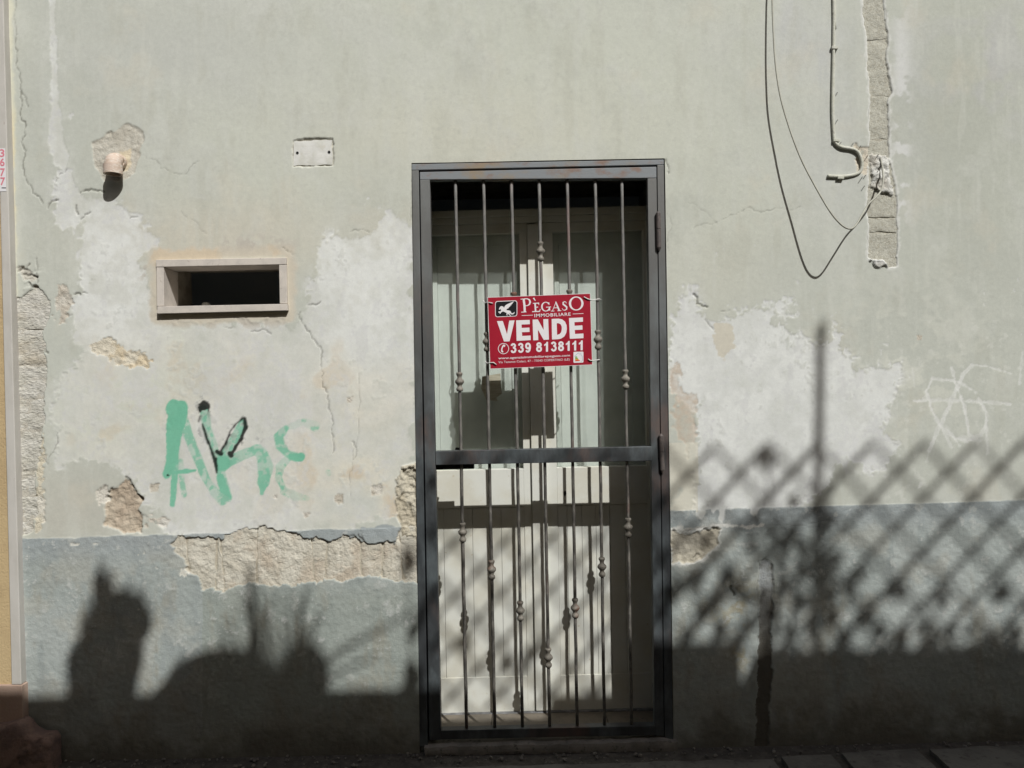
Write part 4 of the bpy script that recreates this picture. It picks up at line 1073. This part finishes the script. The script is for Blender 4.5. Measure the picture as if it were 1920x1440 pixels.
# S
pg += [ribbon([(1344, 288, 6), (1338, 270, 9), (1318, 262, 12), (1298, 274, 18), (1300, 300, 22), (1325, 318, 24), (1348, 338, 22), (1348, 364, 18), (1324, 382, 12), (1298, 378, 9), (1284, 354, 6)])]
# O
pg += [ell(1480, 288, 86, 90, 15, 7)]
multi('lettering', pg, M['white'], 1, 'white serif agency name over the board')
flat('rule', [[(725, 452), (880, 446), (880, 453), (725, 459)]], M['white'], 1)
flat('rule', [[(1432, 430), (1580, 423), (1580, 430), (1432, 437)]], M['white'], 1)

def text(body, quad, m, label, off=0.0, layer=1, name='lettering', parent=None, ypl=None, spacing=1.0, pixel=None):
    """a line of lettering fitted into a four-cornered field (BL BR TR TL)"""
    cu = bpy.data.curves.new('text', 'FONT'); cu.body = body; cu.offset = off; cu.resolution_u = 3; cu.space_character = spacing
    t = bpy.data.objects.new('text', cu); C.objects.link(t)
    dg = bpy.context.evaluated_depsgraph_get()
    me = bpy.data.meshes.new_from_object(t.evaluated_get(dg))
    v = np.array([p.co[:2] for p in me.vertices]); fs = [tuple(p.vertices) for p in me.polygons]
    bpy.data.objects.remove(t); bpy.data.curves.remove(cu); bpy.data.meshes.remove(me)
    lo, hi = v.min(0), v.max(0)
    w = (v - lo) / (hi - lo)
    q = np.array(quad, float)
    pts = (q[0] * ((1 - w[:, :1]) * (1 - w[:, 1:])) + q[1] * (w[:, :1] * (1 - w[:, 1:])) + q[2] * (w[:, :1] * w[:, 1:]) + q[3] * ((1 - w[:, :1]) * w[:, 1:]))
    pix = pixel or sp
    vs = [P(*pix(*p), (YS - 0.0003 * layer) if ypl is None else ypl) for p in pts]
    o = mk(name, vs, fs, m, parent or sgn); o['label'] = label
    return o
text('IMMOBILIARE', [(902, 480), (1404, 457), (1402, 412), (900, 432)], M['white'], 'white word IMMOBILIARE', 0.012, spacing=1.12)
def digit(ch, x, y, w=82, h=136, t=27):
    """bold figure; x, y its lower left corner on the board, which rises to the right"""
    f = lambda a, b: (x + a * w, y - b * h - a * w * 0.04)
    rb = lambda pts, k=1.0: ribbon([(*f(a, b), t * k) for a, b in pts])
    rg = lambda cx_, cy_, rx, ry: ell(*f(cx_, cy_), rx * w, ry * h, t / 2, t / 2, 24)
    if ch == '1': return [[[f(0.42, 0), f(0.78, 0), f(0.78, 1.0), f(0.52, 1.0), f(0.42, 0.86), f(0.12, 0.74), f(0.12, 0.58), f(0.42, 0.66)]]]
    if ch == '3': return [rb([(0.16, 0.74), (0.22, 0.86), (0.38, 0.91), (0.60, 0.89), (0.74, 0.79), (0.72, 0.65), (0.58, 0.56), (0.40, 0.545)]), rb([(0.44, 0.545), (0.64, 0.52), (0.80, 0.40), (0.81, 0.26), (0.70, 0.13), (0.48, 0.08), (0.26, 0.12), (0.14, 0.28)])]
    if ch == '8': return [rg(0.48, 0.735, 0.29, 0.165), rg(0.48, 0.30, 0.34, 0.205)]
    if ch == '9': return [rg(0.46, 0.66, 0.32, 0.245), rb([(0.80, 0.66), (0.79, 0.42), (0.70, 0.20), (0.52, 0.08), (0.30, 0.09), (0.17, 0.22)])]
num = []
for ch_, xx in zip('3398138111', (572, 674, 774, 926, 1026, 1130, 1230, 1326, 1416, 1506)):
    num += digit(ch_, xx, 976 - (xx - 575) * 0.041)
multi('lettering', num, M['white'], 1, 'white telephone number 339 8138111')
text('www.agenziaimmobiliarepegaso.com', [(402, 1072), (1394, 1030), (1392, 990), (400, 1030)], M['white'], 'white web address line', 0.010)
text('Via Tenente Colaci, 47 - 73043 COPERTINO (LE)', [(404, 1126), (1390, 1086), (1388, 1046), (402, 1086)], M['white'], 'small white street address line', 0.0, spacing=1.05)
# round telephone mark
multi('telephone_mark', [ell(473, 913, 72, 72, 4, 4), ribbon([(488, 862, 26), (464, 880, 20), (450, 915, 17), (448, 945, 20), (462, 958, 26)]), [[(478, 858), (500, 868), (490, 892), (470, 880)]], [[(440, 940), (462, 940), (472, 962), (452, 968)]]], M['white'], 1, 'white telephone receiver in a ring')
def rrect(x0, y0, x1, y1, r, sk=-0.04, n=5):
    out = []
    for cx, cy, a in ((x1 - r, y0 + r, -90), (x1 - r, y1 - r, 0), (x0 + r, y1 - r, 90), (x0 + r, y0 + r, 180)):
        for i in range(n + 1):
            w = math.radians(a + 90 * i / n)
            x, y = cx + r * math.cos(w), cy + r * math.sin(w)
            out.append((x, y + (x - (x0 + x1) / 2) * sk))
    return out
flat('logo_edge', [rrect(357, 250, 664, 472, 34)], M['white'], 1, 'white outline of the horse logo')
flat('logo_field', [rrect(366, 259, 655, 463, 28)], M['ink'], 2, 'black rounded logo field')
horse = [[(470, 398), (452, 404), (436, 416), (430, 432), (420, 428), (416, 414), (402, 414), (400, 404), (414, 396), (428, 400), (440, 386), (432, 366), (436, 358), (418, 374), (410, 372), (412, 356), (424, 336), (436, 326), (452, 324), (470, 332), (484, 352), (500, 372), (520, 382), (546, 384), (566, 390), (576, 404), (584, 422), (598, 424), (614, 416), (624, 402), (626, 420), (612, 436), (590, 442), (570, 432), (560, 420), (556, 432), (568, 446), (578, 458), (566, 458), (548, 442), (532, 428), (526, 440), (530, 452), (518, 454), (514, 438), (518, 420), (500, 412)]]
wing = [[(480, 372), (484, 340), (496, 318), (520, 300), (556, 284), (616, 258), (606, 276), (596, 282), (600, 290), (580, 302), (584, 310), (564, 320), (566, 330), (546, 340), (546, 352), (524, 360), (514, 374), (500, 384)]]
multi('horse_mark', [horse, wing], M['white'], 3, 'white winged horse')
flat('energy_mark', [rrect(1442, 956, 1580, 1108, 12, -0.03)], M['white'], 1, 'small white energy rating square')
multi('house_outline', [ribbon([(1456, 1022, 4), (1508, 972, 4), (1536, 994, 4), (1536, 982, 4), (1548, 982, 4), (1548, 1004, 4), (1564, 1018, 4), (1566, 1084, 4), (1545, 1090, 4)])], M['bluegrey'], 2, 'thin house outline')
for k, (y, w, mm) in enumerate(((1022, 24, 'leafgreen'), (1040, 34, 'leafgreen'), (1056, 46, 'amber'), (1072, 60, 'orange'))):
    flat('rating_bar', [[(1466, y), (1466 + w, y - 2), (1472 + w, y + 5), (1466 + w, y + 12), (1466, y + 14)]], M[mm], 3)
# ties
def tie(pts, px_end, label):
    mb = MB()
    mb.tube([P(*sp(*p[:2]), p[2]) for p in pts], 0.0021, 8)
    o = mb.build('tie', M['tie'], smooth=True)
    props(o, label, 'tie', 'white ties holding the sale board')
tie([(200, 232, 0.024), (196, 262, 0.008), (215, 278, 0.006), (255, 272, -0.006), (290, 278, -0.014), (326, 286, -0.013)], 0, 'white tie at the top of the red board beside the horse logo')
tie([(1825, 240, 0.022), (1800, 225, 0.004), (1755, 232, 0.004), (1700, 242, -0.010), (1640, 226, -0.013), (1585, 196, -0.013)], 0, 'white tie at the top of the red board beside the big letter O')
tie([(236, 1075, 0.024), (222, 1098, 0.008), (250, 1116, 0.004), (300, 1108, -0.013), (335, 1106, -0.014), (374, 1136, -0.013)], 0, 'white tie at the bottom of the red board beside the street address')
tie([(1810, 1085, 0.024), (1800, 1066, 0.006), (1750, 1074, 0.004), (1710, 1078, -0.012), (1675, 1078, -0.014), (1645, 1056, -0.013)], 0, 'white tie at the bottom of the red board beside the energy rating')

# ------------------------------------------------------------------ things on the wall
# vent elbow
pipe = thing('vent_pipe', P(213, 300, 0.0), 'beige plastic elbow pipe poking out of a rough plaster patch', 'pipe')
e = 0.046
rp = 0.0305
cx = P(211.5, 300, -e)[0]; zc = P(213, 283.5, -e)[2] - rp; zend = P(213, 326.5, -e)[2]
RB = 0.0255
zb = zc - RB
mb = MB()
pts = [(cx + 0.002, 0.05, zc), (cx + 0.002, -e + RB + 0.008, zc)]
for i in range(11):
    a = math.radians(90 * i / 10)
    pts.append((cx, -e + RB - RB * math.sin(a), zc - RB + RB * math.cos(a)))
pts.append((cx, -e, zb - 0.004))
mb.tube(pts, rp, 28)
mb.build('elbow', M['pvc'], pipe, smooth=True)
mb = MB(); n = 32; ro, rin = 0.0350, 0.0285
rings = [(zb + 0.003, rp), (zb + 0.002, ro), (zend, ro), (zend, rin), (zb + 0.0, rin)]
for z, r in rings:
    for k in range(n):
        w = 2 * math.pi * k / n
        mb.v.append((cx + r * math.cos(w), -e + r * math.sin(w), z))
for i in range(len(rings) - 1):
    for k in range(n):
        mb.f.append((i * n + k, (i + 1) * n + k, (i + 1) * n + (k + 1) % n, i * n + (k + 1) % n))
mb.build('socket', M['pvc'], pipe, smooth=False)

# blank plate
pl = thing('wall_plate', P(587, 310, 0.0), 'blank off-white plaster plate with two dark screw holes, let into the wall', 'plate')
rough_block('plate', [P(*p, 0.0016) for p in ((551, 310.5), (623.6, 309), (622.8, 262), (550.8, 264))], (0, 0.012, 0), M['plate'], pl, 0.008, 0.0007, 9, wob=0.003)
for x, y in ((557.5, 286.5), (617, 285)):
    mb = MB(); p = P(x, y, 0.0002); mb.tube([p, p + np.array([0, 0.005, 0])], 0.0056, 10); mb.build('screw_hole', M['black'], pl)

# hanging cable: pale flex that droops clear of the wall (its shadow falls beside it)
def spline(pts, n=8):
    pts = [np.array(p, float) for p in pts]; out = []
    for i in range(len(pts) - 1):
        p0, p1, p2, p3 = pts[max(i - 1, 0)], pts[i], pts[i + 1], pts[min(i + 2, len(pts) - 1)]
        for k in range(n):
            t = k / n
            out.append(0.5 * (2 * p1 + (p2 - p0) * t + (2 * p0 - 5 * p1 + 4 * p2 - p3) * t * t + (3 * p1 - p0 - 3 * p2 + p3) * t ** 3))
    return out + [pts[-1]]
cab = [(1444, -400, 0.012), (1446, -150, 0.018), (1448, 0, 0.030), (1450, 60, 0.036), (1454, 120, 0.044), (1463, 180, 0.055), (1480, 240, 0.068), (1502, 298, 0.085), (1530, 352, 0.105), (1556, 396, 0.125), (1576, 420, 0.137), (1592, 429, 0.140), (1604, 423, 0.135),
       (1615, 405, 0.118), (1628, 383, 0.092), (1642, 370, 0.075), (1652, 357, 0.055), (1656, 338, 0.035), (1655, 318, 0.018), (1652, 302, 0.008), (1650, 293, 0.0), (1648, 292, -0.02)]
mb = MB(); mb.tube([P(x, y, -d) for x, y, d in spline(cab, 8)], 0.0033, 10)
props(mb.build('cable', M['cable'], smooth=True), 'thin pale cable hanging in a long loop beside the bare stone chase', 'cable')
# painted-over cable run
con = thing('cable_run', P(1563, 200, 0.0), 'painted over cable clipped to the wall with a hooked lower end', 'cable')
pth = [(1558, -400, 0.004), (1561, -100, 0.004), (1563, 0, 0.004), (1563, 60, 0.004), (1562, 130, 0.005), (1561, 200, 0.006), (1563, 255, 0.005), (1566, 268, 0.005), (1578, 276, 0.006), (1596, 279, 0.006), (1608, 285, 0.006), (1614, 297, 0.005), (1616, 310, 0.004), (1613, 321, 0.003), (1604, 327, 0.003), (1586, 330.5, 0.004), (1568, 331, 0.005), (1552, 330, 0.006)]
mb = MB(); mb.tube([P(x, y, -d) for x, y, d in spline(pth, 6)], 0.0068, 10)
mb.build('flex', M['conduit'], con, smooth=True)
mb = MB(); mb.tube([P(x, y, -0.003) for x, y in ((1565, -200), (1566, 0), (1566, 40), (1567, 54))], 0.0028, 8); mb.build('thin_flex', M['conduit'], con, smooth=True)
for x, y in ((1564, 88), (1567, 262), (1575, 332)):
    mb = MB(); mb.prism([(x - 4, y + 3), (x + 8, y + 3.4), (x + 8, y - 1.6), (x - 4, y - 2.4)], -0.0135, 0.0); mb.build('clip', M['conduit'], con, bevel=0.0015)
nails = [(1569, 175), (1569.5, 226), (1576, 268), (1598.5, 270), (1613, 275), (1626, 293), (1622, 330), (1620, 350), (1646, 291), (1645, 322), (1650, 312), (1616, 333)]
for i, (x, y) in enumerate(nails):
    mb = MB(); a, b = P(x, y, 0.01), P(x + 1.2, y - 1.5, -0.011 - 0.004 * (i % 3)); mb.tube([a, b], 0.0013, 7)
    o = mb.build('nail', M['hinge']); props(o, 'tiny rusty nail sticking out of the plaster near the painted cable', 'nail', 'nails by the painted cable')

# ------------------------------------------------------------------ the neighbouring house on the left
nh = thing('house', P(0, 1390, -0.03), 'ochre neighbouring house with grey corner strip and pink base', 'house')
e = 0.034
xb = lambda y: 6 + 0.0262 * y
xy_ = lambda y: -9 + 0.0238 * y
ysA, ysB = -700, 1284
mb = MB(); mb.prism([(xy_(ysB), ysB), (xb(ysB), ysB), (xb(ysA), ysA), (xy_(ysA), ysA)], -e, 0.05)
mb.build('corner_strip', M['strip'], nh, bevel=0.003)
mb = MB(); q = [(-1400, ysB), (xy_(ysB), ysB), (xy_(ysA), ysA), (-1400, ysA)]; mb.prism(q, -e + 0.008, 0.05)
mb.build('wall', M['yellow'], nh)
mb = MB(); mb.prism([(-1400, 1470), (46, 1470), (41, 1285), (-1400, 1285)], -e - 0.004, 0.05); mb.build('base_course', M['pink'], nh, bevel=0.003)
st = thing('guard_stone', P(50, 1440, -0.06), 'rough reddish stone block at the foot of the ochre house corner', 'stone')
prof2 = [(-200, 1352), (0, 1353), (48, 1344), (58, 1349), (70, 1364), (84, 1372), (106, 1371), (112, 1380), (114, 1500), (-200, 1500)]
yf = -0.095
# gently broken face: centre fan with many radial steps
vs, fs = [], []
cen2 = P(20, 1440, yf - 0.012)
outl = []
for i in range(len(prof2)):
    a, b = prof2[i], prof2[(i + 1) % len(prof2)]
    m_ = max(1, int(math.hypot(b[0] - a[0], b[1] - a[1]) // 7))
    for k in range(min(m_, 24)):
        t = k / min(m_, 24); outl.append((a[0] + (b[0] - a[0]) * t, a[1] + (b[1] - a[1]) * t))
rnd = random.Random(4)
nr = 9; no = len(outl)
for r in range(nr + 1):
    for (x, y) in outl:
        t = 1 - r / nr
        px_, py_ = 20 + (x - 20) * t, 1440 + (y - 1440) * t
        d = 0.0 if r else 0.006
        w_ = P(px_ + rnd.uniform(-1, 1), py_ + rnd.uniform(-1, 1), -0.03)
        vs.append(np.array([w_[0], yf + d + rnd.uniform(-0.004, 0.004), w_[2]]))
for r in range(nr):
    for i in range(no):
        i2 = (i + 1) % no
        fs.append((r * no + i2, r * no + i, (r + 1) * no + i, (r + 1) * no + i2))
k0 = len(vs)
for i in range(no): vs.append(np.array([vs[i][0], -0.02, vs[i][2]]))
for i in range(no):
    i2 = (i + 1) % no
    fs.append((i, i2, k0 + i2, k0 + i))
mk('block', vs, fs, M['footstone'], st, smooth=True)
# sticker with digits
stk = thing('sticker', P(3, 358, -e - 0.0006), 'white paper sticker with a column of faded red digits on the grey strip', 'sticker')
mb = MB(); mb.prism([(-14, 359), (11.7, 358.5), (9, 278), (-14, 279)], -e - 0.0012, -e + 0.002); mb.build('sheet', M['paper'], stk)
for ch_, y in (('3', 279.5), ('6', 296.5), ('7', 315.5), ('7', 332.5)):
    x1 = 8.3 + (y - 280) * 0.022
    text(ch_, [(x1 - 9, y + 15), (x1, y + 15), (x1, y), (x1 - 9, y)], M['digit'], 'faded red digit %s' % ch_, 0.02, parent=stk, ypl=-e - 0.0018, pixel=lambda x, y: (x, y), name='digit')
mb = MB(); mb.prism([(3, 353), (11.2, 353), (11.2, 351.4), (3, 351.4)], -e - 0.0017, -e - 0.001); mb.build('small_print', M['ink'], stk)

# ------------------------------------------------------------------ across the street: the house whose roof edge and terrace shade the wall
opp = thing('house', (0, -6, 0), 'flat roofed house across the street that shades the foot of the wall', 'house')
ztop = P(420, 1297)[2] - LZ * YO
mb = MB(); mb.box((-11, -YO - 5, -0.1), (14, -YO, ztop)); mb.build('wall', M['opp'], opp)
# two planter troughs on the right half of the parapet, a gap between them
for k_, (xa_, xb_, yt_, nm_) in enumerate(((1108, 1388, 1203, 'short planter trough on the roof edge opposite'), (1414, 2700, 1219, 'long planter trough on the roof edge opposite'))):
    tr = thing('planter', O(xa_ + 60, 1260, YO + 0.2), nm_, 'planter')
    pa, pb = O(xa_, 1210, YO + 0.06), O(xb_, 1210, YO + 0.06)
    ztr = P((xa_ + min(xb_, 1920)) / 2, yt_)[2] - LZ * (YO + 0.06)
    mb = MB(); mb.box((pa[0], -YO - 0.32, ztop - 0.01), (pb[0], -YO - 0.06, ztr)); mb.build('trough', M['terracotta'], tr)
rnd = random.Random(12)
def leafcloud(mb, c, r, n, size, rnd, squash=0.6):
    for _ in range(n):
        while True:
            d = np.array([rnd.uniform(-1, 1) for _ in range(3)])
            if np.dot(d, d) < 1: break
        p = np.array(c) + d * np.array([r, r * squash, r])
        a = np.array([rnd.uniform(-1, 1) for _ in range(3)]); a /= np.linalg.norm(a)
        b = np.cross(a, [rnd.uniform(-1, 1) for _ in range(3)]); b /= np.linalg.norm(b) + 1e-9
        s = size * rnd.uniform(0.7, 1.3)
        mb.add([p - a * s, p + b * s * 0.45, p + a * s, p - b * s * 0.45], [(0, 1, 2, 3)])
mb = MB()
for i in range(34):
    x = 1440 + i * 16 + rnd.uniform(-6, 6)
    r = rnd.uniform(0.012, 0.036)
    leafcloud(mb, O(x, 1226 - (x - 1667) * 0.021, YO + 0.19) + np.array([0, 0, r * 0.3 - 0.02]), r, 26, 0.03, rnd)
o = mb.build('plants', M['leaf'], tr); o['kind'] = 'stuff'   # in the long trough
# diamond trellis
tl = thing('trellis', O(1540, 1210, YO + 0.2), 'diamond lattice trellis standing behind the planter opposite', 'trellis')
YT = YO + 0.20
def lath(a, b, w, y, nm='lath'):
    A, B = O(*a, y), O(*b, y)
    d = (B - A) / np.linalg.norm(B - A); nrm = np.array([-d[2], 0, d[0]]) * w / 2; dy = np.array([0, 0.004, 0])
    mb = MB(); mb.hexa([A - nrm - dy, B - nrm - dy, B + nrm - dy, A + nrm - dy], [A - nrm + dy, B - nrm + dy, B + nrm + dy, A + nrm + dy])
    mb.build(nm, M['wood'], tl)
xl, xr, yt, ybm = 800, 2500, 838, 1245
sp_ = 96.5
k = -8
while True:
    x0 = 1344 + k * sp_           # node on the top edge
    if x0 > 3000: break
    # '/' lath: from top node down to the left
    Hh = ybm - yt
    for sgn_, off in ((-1, 0.0), (1, 0.009)):
        xa, ya = x0, yt - (x0 - 1344) * 0.0235
        L_ = Hh * 0.93
        xe, ye = x0 + sgn_ * L_ + rnd.uniform(-9, 9), ya + Hh
        xa += rnd.uniform(-6, 6)
        ts = [0, 1]
        if xe < xl: ts[1] = (xl - xa) / (xe - xa)
        if xa < xl:
            if sgn_ < 0: continue
            ts[0] = (xl - xa) / (xe - xa)
        if xa > xr: continue
        if ts[1] > ts[0]:
            lath((xa + (xe - xa) * ts[0], ya + (ye - ya) * ts[0]), (xa + (xe - xa) * ts[1], ya + (ye - ya) * ts[1]), (0.021 if sgn_ < 0 else 0.0150) * rnd.uniform(0.8, 1.2), YT + off)
    k += 1
mb = MB(); mb.tube([O(1528, 1250, YT + 0.04), O(1530, 1000, YT + 0.04), O(1536, 860, YT + 0.04), O(1540, 610, YT + 0.04)], 0.017, 10); mb.build('post', M['wood'], tl)
# creeper on the trellis
cp = thing('creeper', O(1540, 1200, YT + 0.03), 'loose creeper growing through the trellis opposite', 'creeper')
mb = MB()
for (x, y, r) in [(1442, 862, 16), (1432, 850, 12), (1545, 985, 16), (1530, 960, 14), (1452, 1002, 18), (1478, 1003, 16), (1410, 1030, 14), (1365, 1082, 14), (1300, 1085, 20), (1535, 1050, 18), (1500, 1030, 14), (1550, 1090, 20), (1545, 1125, 22), (1590, 1112, 14), (1470, 1100, 18), (1500, 1130, 18),
                  (1425, 1120, 18), (1450, 1150, 16), (1672, 1112, 15), (1688, 1108, 12), (1765, 1125, 14), (1730, 1175, 10), (1875, 1112, 14), (1560, 1160, 16), (1475, 1180, 16), (1330, 1010, 12), (1640, 1190, 12), (1780, 1185, 12), (1820, 1185, 12), (1900, 1190, 12), (1255, 1110, 14), (1290, 1190, 12), (1350, 1185, 12), (1400, 1170, 16), (1440, 1190, 14), (1385, 1120, 14), (1340, 1120, 12), (1520, 1190, 14), (1580, 1195, 14), (1620, 1160, 14), (1505, 1075, 16), (1460, 1040, 14), (1420, 980, 12), (1570, 1050, 12), (1615, 1080, 12), (1855, 1195, 12), (1310, 1150, 10), (1490, 940, 10), (1555, 920, 8), (1690, 1200, 12), (1740, 1198, 12), (1010, 1150, 12), (1060, 1120, 14), (930, 1105, 12)]:
    leafcloud(mb, O(x, y, YT + 0.03), r / 430, int(9 + r * 0.75), 0.026, rnd)
o = mb.build('leaves', M['leaf'], cp); o['kind'] = 'stuff'
mb = MB()
for pts in ([(1540, 1230), (1548, 1120), (1530, 1040), (1545, 980)], [(1548, 1120), (1480, 1060), (1450, 1000), (1440, 865)], [(1545, 1160), (1640, 1120), (1690, 1108)]):
    mb.tube([O(x, y, YT + 0.03) for x, y in spline([(*p,) for p in pts], 4)], 0.006, 6)
mb.build('stem', M['wood'], cp)
# pot plants on the left half
def pot_plant(label, ells, blades, base_px, seed):
    YP = YO + 0.17
    t = thing('potted_plant', O(base_px[0], base_px[1], YP), label, 'plant')
    mb = MB()
    for i, (cx_, cy_, rx, ry, rot) in enumerate(ells):
        c = O(cx_, cy_, YP); a = math.radians(rot)
        mb.ellipsoid(c, [np.array([math.cos(a), 0, math.sin(a)]) * rx / 475, np.array([0, 0.045, 0]), np.array([-math.sin(a), 0, math.cos(a)]) * ry / 475], 22, 14, 0.012, seed + i)
    mb.build('stems', M['leaf'], t, smooth=True)
    lf = MB(); rl = random.Random(seed)
    for (cx_, cy_, rx, ry, rot) in ells:                    # small leaves breaking the outline
        for k in range(22):
            a = math.radians(rl.uniform(0, 180))
            leafcloud(lf, O(cx_ + rx * 0.97 * math.cos(a), cy_ - ry * 0.97 * math.sin(a), YP), 0.016, 2, 0.016, rl)
    fo = lf.build('foliage', M['leaf'], t); fo['kind'] = 'stuff'
    for (pts, w) in blades:
        mb = MB(); sp2 = spline([(*p,) for p in pts], 5)
        m_ = len(sp2)
        mb.tube([O(x, y, YP - 0.01) for x, y in sp2], [w / 950 * (1 - 0.6 * i / (m_ - 1)) for i in range(m_)], 8)
        mb.build('leaf', M['leaf'], t, smooth=True)
pot_plant('broad round cactus with short spines on the roof edge opposite', [(226, 1166, 60, 58, 0), (196, 1200, 46, 76, -14), (222, 1235, 46, 62, 0), (190, 1255, 66, 74, -8), (192, 1295, 64, 46, 0), (190, 1112, 13, 34, 8)],
          [([(192, 1120), (188, 1085), (188, 1058)], 24), ([(206, 1130), (210, 1096), (208, 1068)], 10), ([(236, 1130), (242, 1108), (242, 1090)], 8), ([(262, 1140), (268, 1115), (270, 1098)], 8), ([(170, 1160), (163, 1135), (161, 1120)], 8)], (190, 1310), 1)
pot_plant('low domed succulent with upright leaves on the roof edge opposite', [(422, 1300, 118, 84, 0), (350, 1312, 66, 40, 0)], [([(476, 1270), (474, 1180), (468, 1062)], 26), ([(425, 1240), (420, 1195), (416, 1165)], 10), ([(488, 1270), (500, 1190), (507, 1110)], 10), ([(450, 1240), (442, 1190), (432, 1150)], 8), ([(482, 1270), (489, 1180), (488, 1090)], 9), ([(478, 1200), (462, 1150), (448, 1120)], 8)], (430, 1310), 2)
pot_plant('rounded pot plant with thin shoots on the roof edge opposite', [(572, 1275, 45, 68, 0), (522, 1316, 48, 52, 0)], [([(540, 1250), (530, 1180), (520, 1110)], 9), ([(566, 1240), (562, 1180), (574, 1105)], 18), ([(580, 1230), (590, 1180), (598, 1140)], 9), ([(518, 1270), (502, 1200), (496, 1140)], 9), ([(548, 1240), (545, 1180), (546, 1100)], 10), ([(532, 1260), (512, 1190), (500, 1150)], 8), ([(556, 1235), (580, 1180), (612, 1150)], 7), ([(575, 1225), (566, 1170), (556, 1140)], 8), ([(590, 1260), (650, 1215), (720, 1178), (800, 1135)], 11), ([(600, 1280), (660, 1250), (710, 1230)], 9)], (560, 1300), 3)
pot_plant('small sprig on the roof edge opposite', [(772, 1282, 14, 34, 0)], [([(772, 1260), (766, 1150), (762, 1040)], 6), ([(768, 1060), (761, 1024)], 34), ([(772, 1190), (800, 1140)], 22)], (772, 1295), 4)

# grit and crumbs of plaster along the foot of the wall
rnd = random.Random(31)
mb = MB()
for _ in range(420):
    x = rnd.uniform(-2.1, 2.3); r = rnd.choice((0.003, 0.004, 0.006, 0.009)) * rnd.uniform(0.7, 1.2)
    y = -0.012 - abs(rnd.gauss(0, 0.07)); a = rnd.uniform(0, 3.1)
    mb.ellipsoid((x, y, -0.018 + r * 0.5), [(r * math.cos(a), r * math.sin(a), 0), (-r * math.sin(a) * 0.7, r * math.cos(a) * 0.7, 0), (0, 0, r * 0.6)], 6, 4, 0.25, _)
props(mb.build('pebbles', M['sill']), 'loose grit and plaster crumbs along the foot of the wall', kind='stuff')
